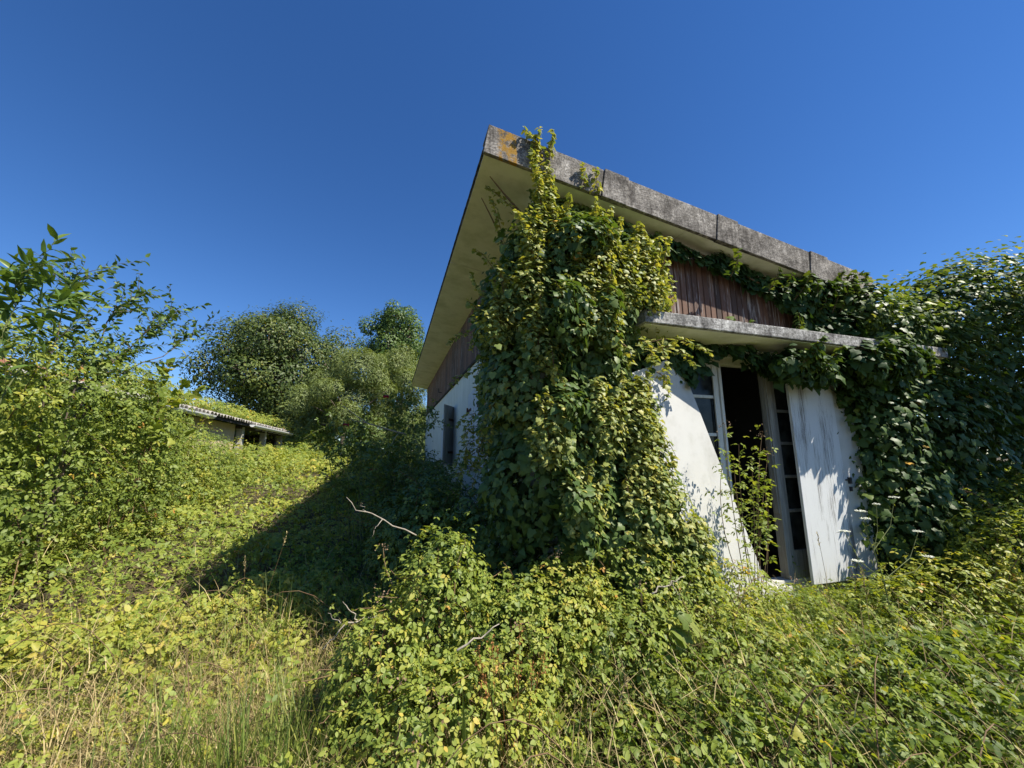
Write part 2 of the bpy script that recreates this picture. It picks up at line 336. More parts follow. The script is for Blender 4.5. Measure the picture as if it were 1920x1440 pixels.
def leaves(parent, P, N, T, S, rnd, shapes, material, part='foliage', singles=0, single_name='leaf', score=None):
    """one joined 'stuff' part plus the nearest big leaves as parts of their own"""
    n = len(P); var = RG.integers(0, len(shapes), n); keep = np.ones(n, bool)
    if singles:
        d = np.linalg.norm(P - CAM, axis=1)
        sc = S / d if score is None else S / d * score
        idx = np.argsort(-sc)[:singles]; keep[idx] = False; protos = {}
        NN = nrm(N); TT = nrm(T - NN * np.sum(NN * T, 1, keepdims=True)); BB = np.cross(TT, NN); pw = wpos(parent)
        for i in idx:
            key = (int(var[i]), int(min(5, rnd[i] * 6)))
            if key not in protos:
                sv, sf = shapes[key[0]]
                protos[key] = big_mesh(single_name, [(sv.copy(), sf, len(sv), np.array([(key[1] + .5) / 6]))], material)
            o = bpy.data.objects.new(single_name, protos[key]); COL.objects.link(o); o.parent = parent
            mtx = Matrix((BB[i], TT[i], NN[i])).transposed().to_4x4(); mtx.translation = Vector(P[i]) - pw
            o.matrix_basis = mtx @ Matrix.Scale(float(S[i]), 4)
    chunks = []
    for k, sh in enumerate(shapes):
        m_ = keep & (var == k)
        if m_.any():
            V, sf, kk = leaf_arrays(P[m_], N[m_], T[m_], S[m_], sh); chunks.append((V, sf, kk, rnd[m_]))
    if not chunks: return None
    pw = np.array(wpos(parent)) if parent is not None else np.zeros(3)
    chunks = [(V - pw, sf, k, r_) for V, sf, k, r_ in chunks]
    o = bpy.data.objects.new(part, big_mesh(part, chunks, material)); COL.objects.link(o)
    if parent is not None: o.parent = parent
    o['kind'] = 'stuff'; return o

def lobe_cloud(lobes, n, shell=.35, rough=.2, freq=2.2, inner=.62, zfloor=True, seed=1, stray=.3):
    L = np.array(lobes, float); c, r = L[:, :3], L[:, 3:6]
    wgt = (r[:, 0] * r[:, 1] + r[:, 1] * r[:, 2] + r[:, 0] * r[:, 2]); wgt = wgt / wgt.sum(); Ps = []; Os = []; Ds = []; got = 0
    while got < n:
        m_ = int((n - got) * 1.8) + 200; k = RG.choice(len(L), m_, p=wgt); d = rdir(m_); dep = RG.random(m_) ** 1.6 * shell; sy = RG.random(m_) < .07; dep = np.where(sy, -RG.random(m_) ** 2 * stray, dep)
        base = c[k] + d * r[k]
        nz = vnoise(base * freq, seed) * .6 + vnoise(base * freq * 2.7, seed + 5) * .4
        P = c[k] + d * r[k] * ((1 - dep) * (1 + rough * 2 * (nz - .5)))[:, None]
        ok = np.ones(m_, bool)
        for j in range(len(L)):
            q = (((P - c[j]) / r[j]) ** 2).sum(1); ok &= (q > inner ** 2) | (k == j)
        if zfloor: ok &= P[:, 2] > ground_z(P[:, 0], P[:, 1]) + .02
        Ps.append(P[ok]); Os.append(nrm(d[ok] / r[k][ok])); Ds.append(np.clip(dep[ok] / shell, 0, 1)); got += ok.sum()
    return np.concatenate(Ps)[:n], np.concatenate(Os)[:n], np.concatenate(Ds)[:n]
UP = np.array([0, 0, 1.0])
SUNB = UP * .55 - np.array(SUN_TRAVEL) * .65; SUNB = SUNB / np.linalg.norm(SUNB)   # leaves turn to the light
def orient(O, out=1.0, up=.6, rand=.6, droop=.5):
    n = len(O); N = nrm(O * out + SUNB * up + rdir(n) * rand); T = O * .4 - UP * droop + rdir(n) * .8
    return N, T
def trifoliate(P, N, T, S, rnd, k=3):
    """each point becomes a compound leaf of k leaflets"""
    N = nrm(N); T = nrm(T - N * np.sum(N * T, 1, keepdims=True)); B = np.cross(T, N); out = [[], [], [], [], []]
    angs = {3: (0, 1.25, -1.25), 5: (0, .9, -.9, 1.9, -1.9)}[k]
    for i, a in enumerate(angs):
        D = T * math.cos(a) + B * math.sin(a); nn = nrm(N + D * .18 + rdir(len(P)) * .22)
        sc = S * (1 if i == 0 else .82) * RG.uniform(.85, 1.1, len(P))
        out[0].append(P + T * S[:, None] * .12 + D * S[:, None] * (.22 if i == 0 else .08)); out[1].append(nn); out[2].append(D); out[3].append(sc); out[4].append(np.clip(rnd + RG.normal(0, .05, len(P)), 0, 1))
    return [np.concatenate(x) for x in out]
def arc(p, d, length, sag, n=7, jit=.03):
    p = np.array(p, float); d = np.array(d, float); d = d / np.linalg.norm(d); pts = []
    for i in range(n):
        t = i / (n - 1); pts.append(tuple(p + d * length * t - UP * sag * t * t + RG.normal(0, jit, 3) * min(1, 3 * t) * length))
    return pts
def along(pts, spacing, jit=.02):
    P = np.array(pts, float); seg = np.linalg.norm(np.diff(P, axis=0), axis=1); cum = np.concatenate([[0], np.cumsum(seg)]); m_ = max(2, int(cum[-1] / spacing))
    t = np.linspace(.08, 1, m_) * cum[-1]; Q = np.stack([np.interp(t, cum, P[:, i]) for i in range(3)], 1); D = np.stack([np.interp(t + .01, cum, P[:, i]) - np.interp(t - .01, cum, P[:, i]) for i in range(3)], 1)
    return Q + RG.normal(0, jit, Q.shape), nrm(D + 1e-6)

# ================================================================== THE SETTING
g = np.sinh(np.linspace(-5.2, 5.2, 150)) * 5.5                      # fine near the camera, out to the horizon
gx, gy = np.meshgrid(g, g + 6, indexing='ij'); gxf, gyf = gx.ravel(), gy.ravel()
gzz = ground_z(gxf, gyf); k = len(g)
ii, jj = np.meshgrid(np.arange(k - 1), np.arange(k - 1), indexing='ij'); q = (ii * k + jj).ravel()
me = bpy.data.meshes.new('ground'); me.from_pydata(np.stack([gxf, gyf, gzz], 1).tolist(), [], np.stack([q, q + k, q + k + 1, q + 1], 1).tolist())
me.materials.append(M['soil']); me.polygons.foreach_set('use_smooth', [True] * len(me.polygons)); me.update()
o = link('ground', me); o['kind'] = 'structure'

# ================================================================== THE HOUSE
A = math.atan(.159)
def soff(x): return 4.26 - .159 * (x - .65)
def roofpt(s, n): return (.65 + s * math.cos(A) + n * math.sin(A), 4.26 - s * math.sin(A) + n * math.cos(A))
house = thing('abandoned_house', 'white rendered abandoned house with sloping grey roof edge, brown boards and ivy', 'house', (3.3, 9.0, 0))
X0, X1, Y0, Y1 = 1.25, 5.30, 3.20, 15.0
w = MB()
w.box(X0, 2.72, Y0, 3.42, -.2, 2.66); w.box(4.72, X1, Y0, 3.42, -.2, 2.66); w.box(2.72, 4.72, Y0, 3.42, -.2, .30)
w.box(X0, X1, Y0, 3.42, 2.66, 2.86)
w.prism_y([(X0, 2.86), (X1, 2.86), (X1, soff(X1) - .002), (X0, soff(X0) - .002)], Y0 + .03, 3.42)
w.build('front_wall', M['render'], house)
w = MB()                                                              # side wall with two window openings
W1, W2 = (5.25, 6.40), (8.20, 9.30); ZS, ZT = 1.45, 2.62
for y0, y1 in ((3.42, W1[0]), (W1[1], W2[0]), (W2[1], Y1)): w.box(X0, 1.47, y0, y1, -.2, 3.12)
for a_, b_ in (W1, W2): w.box(X0, 1.47, a_, b_, -.2, ZS); w.box(X0, 1.47, a_, b_, ZT, 3.12)
w.box(X0 + .03, 1.47, 3.42, Y1, 3.12, soff(1.47) - .002)
w.build('side_wall', M['sidewall'], house)
w = MB(); w.box(1.47, X1, Y1 - .2, Y1 - .002, -.2, soff(X1) - .02).box(X1 - .2, X1 - .002, 3.42, Y1 - .2, -.2, soff(X1) - .02)
w.box(1.47, X1 - .2, 8.0, 8.1, 0, 3.4); w.build('rear_wall', M['sidewall'], house)
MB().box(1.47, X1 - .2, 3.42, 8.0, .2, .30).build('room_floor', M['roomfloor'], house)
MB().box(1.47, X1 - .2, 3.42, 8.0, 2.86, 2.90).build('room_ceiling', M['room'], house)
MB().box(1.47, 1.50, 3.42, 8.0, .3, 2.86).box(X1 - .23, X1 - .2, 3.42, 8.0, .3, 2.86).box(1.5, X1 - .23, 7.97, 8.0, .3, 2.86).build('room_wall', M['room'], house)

# roof: deck, corrugated sheets, verge pieces along the front, painted soffit panels
SL = 5.0
d = MB(); d.prism_y([roofpt(.08, .012), roofpt(SL, .012), roofpt(SL, .2), roofpt(.08, .2)], 2.99, 15.2)
roof = d.build('roof', M['dark'], house)
for i in range(11):
    y0 = 2.97 + i * 1.115; y1 = min(15.26, y0 + 1.14); b_ = MB(); n = 20
    lift = .012 if i % 2 else 0.0
    vs = []; fs = []
    for s_ in (.005, SL):
        for th in (.205, .222):
            for j in range(n + 1):
                x, z = roofpt(s_, th + lift + .016 * math.sin(j / n * 2 * PI * 6)); vs.append((x, y0 + (y1 - y0) * j / n, z))
    m_ = n + 1
    for j in range(n):
        fs += [(j, j + 1, j + 1 + 2 * m_, j + 2 * m_), (m_ + j, m_ + j + 2 * m_, m_ + j + 1 + 2 * m_, m_ + j + 1), (j, m_ + j, m_ + j + 1, j + 1), (2 * m_ + j, 2 * m_ + j + 1, 3 * m_ + j + 1, 3 * m_ + j)]
    b_.add(vs, fs).build('roof_sheet', M['roofsheet'], roof)
js = [0.0, (1.82 - .65) / math.cos(A), (3.18 - .65) / math.cos(A), (4.50 - .65) / math.cos(A), (5.54 - .65) / math.cos(A)]
for i in range(4):
    s0, s1 = js[i], js[i + 1] - .008
    b_ = MB()
    def strip(sa, sb, n0, n1, y0, y1): b_.prism_y([roofpt(sa, n0), roofpt(sb, n0), roofpt(sb, n1), roofpt(sa, n1)], y0, y1)
    c1 = s0 + (.27 if i else 0)
    strip(c1, s1, -.006, .292, 2.930, 2.968); strip(c1, s1, .262, .292, 2.968, 3.17)
    if i:
        strip(s0, c1, -.012, .304, 2.918, 2.974); strip(s0, c1, .274, .304, 2.974, 3.18)
    b_.build('verge_piece', M['fascia'], roof, bevel=.004)
for i in range(6):
    y0 = 2.975 + i * 2.05; y1 = min(15.19, y0 + 2.036)
    MB().prism_y([roofpt(.012, 0), roofpt(.70, 0), roofpt(.70, .010), roofpt(.012, .010)], y0, y1).build('soffit_panel', M['soffit'], roof)
for s0, s1 in ((.705, 2.2), (2.206, 3.7), (3.706, SL)):
    MB().prism_y([roofpt(s0, 0), roofpt(s1, 0), roofpt(s1, .010), roofpt(s0, .010)], 2.975, 3.32).build('soffit_panel', M['soffit'], roof)
bv = MB(); bv.box(X0 - .035, X0, Y0 + .03, Y1, 3.085, 3.12); bv.build('cladding_rail', M['dark'], house)

# cladding: every board its own piece, one shared shape stretched to its height
def board_mesh(wd, axis):
    h, e = wd / 2 - .003, .006; pr = [(-h, 0), (-h, -.014), (-h + e, -.022), (h - e, -.022), (h, -.014), (h, 0)]
    b_ = MB(); n = len(pr); top = []
    for z in (0, 1):
        for a_, t in pr: top.append((a_, t, z) if axis == 'x' else (t, a_, z))
    fs = [tuple(range(n)), tuple(range(2 * n - 1, n - 1, -1))] + [((i + 1) % n, i, i + n, (i + 1) % n + n) for i in range(n)]
    if axis == 'x': fs = [f[::-1] for f in fs]
    return b_.add(top, fs).mesh('board', M['board'])
bw = .0765; bm_f = board_mesh(bw, 'x'); x = X0 + bw / 2 - .02
while x < X1:
    o = link('board', bm_f, house, (x, Y0 + .028, 2.872 + RG.uniform(-.004, .006))); o.scale = (1, 1, soff(x + bw / 2) - 2.872 - .012); x += bw
bw2 = .11; bm_s = board_mesh(bw2, 'y'); y = 3.30
while y < Y1 - .04:
    o = link('board', bm_s, house, (X0 + .028, y, 3.121 + RG.uniform(-.004, .006))); o.scale = (1, 1, soff(X0) - 3.121 - .008); y += bw2

# canopy slab over the door
cn = MB(); cn.box(2.05, 6.25, 2.70, 3.198, 2.742, 2.858); canopy = cn.build('canopy', M['canopy'], house, bevel=.008)
MB().box(2.075, 6.23, 2.735, 3.19, 2.736, 2.741).build('canopy_underside', M['soffit'], canopy)

# glazed doors: frame, two closed leaves, the middle standing open
fr = MB(); fr.box(2.72, 2.79, 3.24, 3.34, .30, 2.66).box(4.65, 4.72, 3.24, 3.34, .30, 2.66).box(2.79, 4.65, 3.24, 3.34, 2.585, 2.66)
fr.box(2.79, 4.65, 3.24, 3.36, .30, .345); fr.build('door_frame', M['joinery'], house, bevel=.004)
def leaf_door(x0, x1, material, zs, name, y=3.255):
    b_ = MB(); st = .062
    b_.box(x0, x0 + st, y, y + .045, .35, 2.582).box(x1 - st, x1, y, y + .045, .35, 2.582)
    b_.box(x0 + st, x1 - st, y + .002, y + .043, 2.51, 2.582).box(x0 + st, x1 - st, y + .002, y + .043, .35, .62)
    b_.box(x1 - st - .016, x1 - st, y - .012, y, .35, 2.582)
    for z in zs: b_.box(x0 + st, x1 - st, y + .004, y + .041, z - .016, z + .016)
    o = b_.build(name, material, house, bevel=.003); ed = [.62] + list(reversed(zs)) + [2.51]
    for a_, c_ in zip(ed[:-1], ed[1:]): MB().box(x0 + st, x1 - st, y + .02, y + .025, a_ + .014, c_ - .014).build('pane', M['glass'], o)
    return o
leaf_door(2.80, 3.345, M['joinery'], [2.22, 1.82, 1.42, 1.02], 'glazed_door')
leaf_door(4.075, 4.64, M['greywood'], [2.10, 1.74, 1.38, 1.02], 'glazed_door')
MB().box(4.00, 4.070, 3.235, 3.33, .35, 2.582).box(3.985, 4.0, 3.25, 3.31, 1.0, 2.5).build('door_post', M['greywood'], house, bevel=.004)
MB().box(3.35, 3.385, 3.24, 3.33, .35, 2.582).build('door_post', M['joinery'], house, bevel=.004)
# faint furniture rail in the dark room
ch = thing('wooden_chair', 'dim wooden chair seen inside the dark doorway', 'chair', (3.78, 4.75, .30))
for xx, yy, hh in ((3.58, 4.55, .45), (3.98, 4.55, .45), (3.58, 4.95, .95), (3.98, 4.95, .95)): MB().box(xx - .02, xx + .02, yy - .02, yy + .02, .30, .30 + hh).build('leg', M['greywood'], ch, bevel=.003)
MB().box(3.55, 4.01, 4.52, 4.98, .75, .785).build('seat', M['greywood'], ch, bevel=.005)
for z in (.95, 1.14): MB().box(3.60, 3.96, 4.94, 4.965, z, z + .07).build('back_rail', M['greywood'], ch, bevel=.004)

# right shutter, two hinged boards standing open against the wall
sh = bpy.data.objects.new('shutter', None); COL.objects.link(sh); sh.parent = house; sh.location = Vector((4.56, 3.09, .33)) - wpos(house)
sh['label'] = 'white folding shutter with fine dark cracks right of the doorway'
MB().box(4.13, 4.80, 3.085, 3.115, .33, 2.64).build('shutter_board', M['shutter'], sh, bevel=.003)
MB().box(4.806, 5.10, 3.092, 3.120, .33, 2.64).build('shutter_board', M['panel'], sh, bevel=.003)
MB().box(4.845, 4.868, 3.06, 3.092, 1.30, 1.37).box(4.85, 4.875, 3.07, 3.092, 1.22, 1.27).box(4.80, 4.86, 3.078, 3.092, 1.335, 1.35).build('latch', M['iron'], sh, bevel=.003)

# side windows: frame, panes, sill, shutters with iron hinges
def side_window(y0, y1):
    b_ = MB(); xx = 1.36
    b_.box(xx, xx + .06, y0, y0 + .05, ZS, ZT).box(xx, xx + .06, y1 - .05, y1, ZS, ZT).box(xx, xx + .06, y0 + .05, y1 - .05, ZT - .05, ZT).box(xx, xx + .06, y0 + .05, y1 - .05, ZS, ZS + .05)
    ym = (y0 + y1) / 2; b_.box(xx, xx + .06, ym - .03, ym + .03, ZS + .05, ZT - .05); o = b_.build('window', M['joinery'], house)
    for a_, c_ in ((y0 + .05, ym - .03), (ym + .03, y1 - .05)): MB().box(xx + .02, xx + .028, a_, c_, ZS + .05, ZT - .05).build('pane', M['glass'], o)
    MB().box(X0 - .05, xx, y0 - .06, y1 + .06, ZS - .055, ZS - .004).build('sill', M['canopy'], o)
side_window(*W1); side_window(*W2)
def shutter(hinge, ang, wd, material, near=True, name='window_shutter'):
    """hinge at (X0,y); ang measured from lying shut along the wall"""
    y, sg = hinge
    dirv = Vector((-math.sin(ang), sg * math.cos(ang), 0)); nv = Vector((-math.cos(ang) * 1.0, -sg * math.sin(ang), 0))
    o_ = Vector((X0 - .004, y, ZS)); b_ = MB(); b_.obox(o_, dirv * wd, nv * .03, (0, 0, ZT - ZS)); o = b_.build(name, material, house, bevel=.003)
    for z in (.2, .86):
        MB().obox(o_ + nv * .031 + Vector((0, 0, z)), dirv * wd * .62, nv * .006, (0, 0, .045)).obox(o_ + nv * .031 - dirv * .03 + Vector((0, 0, z - .03)), dirv * .05, nv * .02, (0, 0, .11)).build('hinge', M['rust'], o)
shutter((W1[1] - .01, -1), math.radians(2), .55, M['bluewhite']); shutter((W1[0] + .01, 1), math.radians(2), .55, M['bluewhite'])
shutter((W2[0], 1), math.radians(150), .52, M['greywood']); shutter((W2[1], -1), math.radians(176), .52, M['bluewhite'])
MB().tube([(X0 - .02, 10.2, 3.25), (X0 - .10, 10.2, 3.25), (X0 - .10, 10.2, 3.36)], .012, .012, 6).build('iron_hook', M['iron'], house)

# fallen shutter leaning across the left of the doorway
fs_ = thing('fallen_shutter', 'white plywood shutter fallen askew, leaning left of the dark doorway', 'shutter', (2.75, 2.95, .25))
th = math.radians(20.5); ex = Vector((math.cos(th), .27, math.sin(th))).normalized(); dn = Vector((math.sin(th), 0.0, -math.cos(th))); dn = (dn - ex * dn.dot(ex)).normalized(); nv = ex.cross(-dn).normalized()
if nv.y > 0: nv = -nv
tl = Vector((1.94, 2.85, 2.30))
b_ = MB(); b_.obox(tl, ex * .82, dn * 2.40, -nv * .028); b_.build('board', M['panel'], fs_, bevel=.003)
b_ = MB(); b_.obox(tl - nv * .028 + ex * .002, ex * .07, dn * 2.3, -nv * .03); b_.build('edge_batten', M['joinery'], fs_, bevel=.003)
b_ = MB(); q = tl + dn * .42 + ex * .035; b_.tube([q, q + nv * .03, q + nv * .05 + dn * .05, q + nv * .045 + dn * .12 + ex * .02, q + nv * .02 + dn * .14 + ex * .04], .006, .006, 6).build('hook', M['rust'], fs_)

# ================================================================== THE SHED
shed = thing('open_shed', 'low open shed with tiled eave and broken white gutter behind the brambles', 'shed', (-5.5, 14.2, .9))
EX, EZ = -4.3, 2.62
b_ = MB(); b_.prism_y([(EX + .02, EZ - .10), (EX + .02, EZ - .03), (EX - 3.0, EZ + .62), (EX - 3.0, EZ + .55)], 8.6, 19.2)
b_.f = [f[::-1] for f in b_.f]; sroof = b_.build('roof', M['dark'], shed)
tl_m = MB(); n = 6; vs = []
for x, z in ((.10, 0), (-1.6, .36), (-3.0, .66)):
    for r_ in (.105, .088):
        for j in range(n + 1): a_ = PI * j / n; vs.append((x, math.cos(a_) * r_, z + math.sin(a_) * r_ * .75))
fs = []; m_ = n + 1
for s_ in range(2):
    for j in range(n): a0 = s_ * 2 * m_; fs += [(a0 + j, a0 + j + 1, a0 + 2 * m_ + j + 1, a0 + 2 * m_ + j), (a0 + m_ + j, a0 + 3 * m_ + j, a0 + 3 * m_ + j + 1, a0 + m_ + j + 1)]
for j in range(n): fs.append((j, m_ + j, m_ + j + 1, j + 1))
tile_me = tl_m.add(vs, fs).mesh('tile', M['tile'])
y = 8.7
while y < 19.15:
    o = link('tile', tile_me, sroof, (EX + RG.uniform(-.012, .02), y, EZ - .025 + RG.uniform(-.006, .006))); y += .205
MB().tube([(EX - 2.95, 8.6, EZ + .72), (EX - 2.95, 19.2, EZ + .72)], .14, .14, 8).build('ridge_tile', M['redtile'], sroof)
def gutter(y0, y1):
    b_ = MB(); n = 8; vs = []
    for y in (y0, y1):
        for r_ in (.085, .075):
            for j in range(n + 1): a_ = PI + PI * j / n; vs.append((EX + .15 + math.cos(a_) * r_, y, EZ - .055 + math.sin(a_) * r_))
    m_ = n + 1; fs = []
    for j in range(n): fs += [(j, j + 1, 2 * m_ + j + 1, 2 * m_ + j), (m_ + j, 3 * m_ + j, 3 * m_ + j + 1, m_ + j + 1), (j, m_ + j, m_ + j + 1, j + 1)]
    fs.append(tuple(range(0, m_)))
    fs += [(0, 2 * m_, 3 * m_, m_), (n, m_ + n, 3 * m_ + n, 2 * m_ + n)]
    b_.add(vs, fs).build('gutter', M['gutter'], shed)
gutter(8.7, 11.1); gutter(14.0, 19.1)
for y in (14.9, 15.6, 16.3, 17.0, 17.7, 18.4): MB().box(EX + .0, EX + .16, y - .012, y + .012, EZ - .17, EZ - .15).build('gutter_bracket', M['gutter'], shed)
MB().box(-4.75, -4.6, 11.2, 14.0, .6, 2.55).build('front_wall', M['shedwall'], shed)
MB().box(-7.3, -7.1, 8.6, 19.1, .6, 3.1).box(-7.1, -4.75, 19.0, 19.1, .6, 2.5).box(-7.1, -4.75, 11.2, 11.3, .6, 2.5).build('rear_wall', M['dark'], shed)
for y in (14.25, 16.6, 18.9): MB().box(-4.62, -4.44, y - .09, y + .09, .6, 2.5).build('post', M['shedpost'], shed, bevel=.01)
MB().box(-4.60, -4.46, 14.0, 19.1, 2.44, 2.53).build('beam', M['dark'], shed)

# ================================================================== VEGETATION
def in_house(x, y, m_=.0): return (x > X0 - m_) & (x < X1 + m_) & (y > Y0 - m_) & (y < Y1 + m_)

# ---- trees beyond the garden
def tree(name, label, base, crown, nleaf, size, material, shapes, nlobe=26, trunk_r=.28, up=.5, droop=.3, seed=3, rough=.25, lob=(.26, .42)):
    """crown = centre and half sizes of the whole crown"""
    bx, by = base; z0 = gz(bx, by) - .1; t = thing(name, label, 'tree', (bx, by, z0)); c = np.array(crown[:3], float); r = np.array(crown[3:], float)
    lob_l = []
    for i in range(nlobe):
        d_ = rdir(1)[0]; q_ = d_ * RG.uniform(.30, .92); q_[:2] *= 1.05 - .42 * max(0, q_[2]); s_ = RG.uniform(*lob) * (1.25 - .75 * np.linalg.norm(q_))
        lob_l.append((*(c + q_ * r), *(r.mean() * s_ * RG.uniform(.8, 1.3, 3))))
    lob_l.append((*(c - np.array([0, 0, r[2] * .15])), *(r * .46)))
    b_ = MB(); fork = np.array([bx, by, z0]) + (c - np.array([bx, by, z0])) * .55
    b_.tube([(bx, by, z0), (bx + .06, by, z0 + .5), tuple(fork), tuple(c + np.array([0, 0, r[2] * .5]))], trunk_r, trunk_r * .3, 8)
    b_.build('trunk', M['bark'], t, smooth=True)
    b_ = MB()
    for l in lob_l[:-1]:
        q_ = np.array(l[:3]); m_ = (fork + q_) / 2 + RG.normal(0, .1, 3) * r * .3; b_.tube([tuple(fork), tuple(m_), tuple(q_)], trunk_r * .35, trunk_r * .06, 5)
        for _ in range(3):
            e_ = q_ + rdir(1)[0] * np.array(l[3:]) * .95; b_.tube([tuple(q_), tuple((q_ + e_) / 2 + RG.normal(0, .05, 3)), tuple(e_)], trunk_r * .09, trunk_r * .03, 4)
    b_.build('limb', M['bark'], t, smooth=True)['kind'] = 'stuff'
    P, O, D = lobe_cloud(lob_l, nleaf, .45, rough, 1.2 / max(.6, r.mean() * .35), .55, False, seed)
    N, T = orient(O, 1.1, up, .5, droop); S = RG.uniform(.6, 1.3, nleaf) * size
    rnd = np.clip(.42 + .5 * (vnoise(P * .9, seed) - .5) + RG.normal(0, .17, nleaf), 0, 1)
    leaves(t, P, N, T, S, rnd, shapes, material, 'crown'); return t
tree('chestnut_tree', 'large round dark green tree standing behind the tiled shed', (-6.8, 26.8), (-6.8, 26.8, 6.1, 5.0, 4.6, 5.2), 60000, .155, M['chestnut'], S_HEX, 60, .4, lob=(.22, .44), rough=.4)
tree('tall_oak_tree', 'tall distant tree whose crown rises beside the roof edge', (-.2, 39), (-.2, 39, 12.2, 3.6, 3.4, 4.8), 22000, .22, M['oak'], S_HEX, 60, .35, lob=(.24, .42), rough=.45)
tree('willow_bush', 'grey green feathery willow between the dark tree and the house', (-2.2, 19.6), (-2.0, 19.6, 4.6, 2.6, 2.2, 2.5), 34000, .15, M['willow'], S_WILLOW, 24, .14, .5, .5, 7)
tree('willow_bush', 'grey green feathery willow close against the far end of the house', (.4, 21.5), (.5, 21.5, 4.9, 2.2, 2.0, 3.4), 28000, .15, M['willow'], S_WILLOW, 22, .14, .5, .5, 8)
tree('garden_shrub', 'olive green shrub growing low between shed and willow', (-3.6, 22.5), (-3.7, 22.5, 3.6, 2.4, 1.8, 2.2), 14000, .15, M['willow'], S_QUAD, 16, .12, .5, .4, 9)

tree('garden_tree', 'leafy tree at the right whose shade falls on the ivy', (8.9, .9), (8.3, 1.45, 4.2, 2.0, .75, 1.15), 5600, .13, M['oak'], S_HEX, 18, .10, .5, .3, 10)

# ---- bramble thickets and hedges
def buds(parent, tips, spread=.035, k=22):
    for e_ in tips:
        q_ = np.array(e_) + RG.normal(0, spread, (k, 3)) * np.array([1, 1, .9]); V, sf, kk = leaf_arrays(q_, rdir(k), rdir(k), RG.uniform(.010, .017, k), quadleaf(.45, .2, 0)); o = bpy.data.objects.new('bud_cluster', big_mesh('bud_cluster', [(V - np.array(wpos(parent)), sf, kk, RG.random(k))], M['bud'])); COL.objects.link(o); o.parent = parent; o['kind'] = 'stuff'
def bramble(name, label, lobes, n, size, material=None, shell=.35, rough=.25, canes=20, cane_len=(.5, 1.0), singles=0, seed=1, tone=.45, freq=2.2, cat='bramble', tri=3, up=.7, base=None, nbud=0):
    material = material or M['bramble']; L = np.array(lobes, float); c0 = L[:, :3].mean(0) if base is None else np.array([*base, 0]); z0 = gz(c0[0], c0[1])
    t = thing(name, label, cat, (c0[0], c0[1], z0))
    nn = n // tri
    P, O, D = lobe_cloud(lobes, nn, shell, rough, freq, .6, True, seed)
    hh = in_house(P[:, 0], P[:, 1]); P, O, D = P[~hh], O[~hh], D[~hh]
    N, T = orient(O, .7, up, .55, .15); S = RG.uniform(.6, 1.25, len(P)) * size
    rnd = np.clip(tone + .55 * (vnoise(P * 1.6, seed + 2) - .5) + RG.normal(0, .15, len(P)), 0, .88); y_ = RG.random(len(P)); rnd = np.where(y_ > .994, RG.uniform(.93, 1, len(P)), rnd)
    st = MB(); btips = []; CP = [P]; CN = [N]; CT = [T]; CS = [S]; CR = [rnd]; CD = [D]
    pick = RG.choice(len(P), min(canes, len(P)), replace=False)
    for i in pick:
        o_ = O[i]; d_ = nrm((o_ * .7 + UP * RG.uniform(.2, .9) + rdir(1)[0] * .5)[None])[0]; ln = RG.uniform(*cane_len)
        pts = arc(P[i] - d_ * ln * .4, d_, ln, ln * RG.uniform(.1, .5), 8, .02); st.tube(pts, .0045, .0018, 4); btips.append(pts[-1])
        Q, Dd = along(pts[2:], size * 1.1, .012); m_ = len(Q)
        CP.append(Q); CN.append(nrm(UP * .8 + rdir(m_) * .6)); CT.append(nrm(np.cross(Dd, UP) * RG.choice([-1, 1], (m_, 1)) + Dd * .5)); CS.append(RG.uniform(.6, 1.0, m_) * size); CR.append(np.clip(tone + .15 + RG.normal(0, .12, m_), 0, .93)); CD.append(np.zeros(m_))
    if not st.v: st.tube([tuple(c0), tuple(c0 + [0, 0, .3])], .01)
    for _ in range(max(6, canes)):                                     # woody inside
        l = L[RG.integers(len(L))]; a_ = l[:3] + RG.normal(0, .4, 3) * l[3:6]; a_[2] = gz(a_[0], a_[1]) - .03; e_ = l[:3] + rdir(1)[0] * l[3:6] * .85
        st.tube([tuple(a_), tuple((a_ + e_) / 2 + RG.normal(0, .1, 3) * l[3:6]), tuple(e_)], .007, .003, 4)
    st.build('cane', M['cane'], t)['kind'] = 'stuff'
    P, N, T, S, rnd, D = map(np.concatenate, (CP, CN, CT, CS, CR, CD))
    if tri > 1:
        D = np.tile(D, tri); P, N, T, S, rnd = trifoliate(P, N, T, S, rnd, tri)
    leaves(t, P, N, T, S, rnd, S_HEX, material, 'foliage', singles, 'leaf', (1 - D) ** 2)
    if nbud: buds(t, btips[:nbud], .026, 20)
    return t

# the long hedge on the left
hedge = []
for y, x, zt, rx in ((2.6, -4.3, 2.7, 1.1), (3.5, -4.0, 2.95, 1.0), (4.3, -3.75, 3.05, .95), (5.1, -3.7, 3.05, .9), (5.9, -3.7, 3.05, .9), (6.7, -3.75, 2.95, .85), (7.5, -3.9, 2.6, .8), (8.4, -3.95, 2.4, .85), (9.4, -4.0, 2.25, .9), (10.5, -4.1, 2.12, .9), (11.6, -4.2, 1.98, .9)):
    hedge += [(x, y, zt - .75, rx, .75, .75), (x - .1, y + .3, max(.5, zt - 1.7), rx * .95, .8, .9), (x + (.25 if y > 6.6 else -.30), y + .1, zt * .42, rx * .8, .7, zt * .40)]
bramble('bramble_hedge', 'tall sunlit bramble hedge along the left edge of the garden', hedge, 92000, .056, canes=90, cane_len=(.5, 1.2), singles=240, seed=4, tone=.47, cat='hedge')
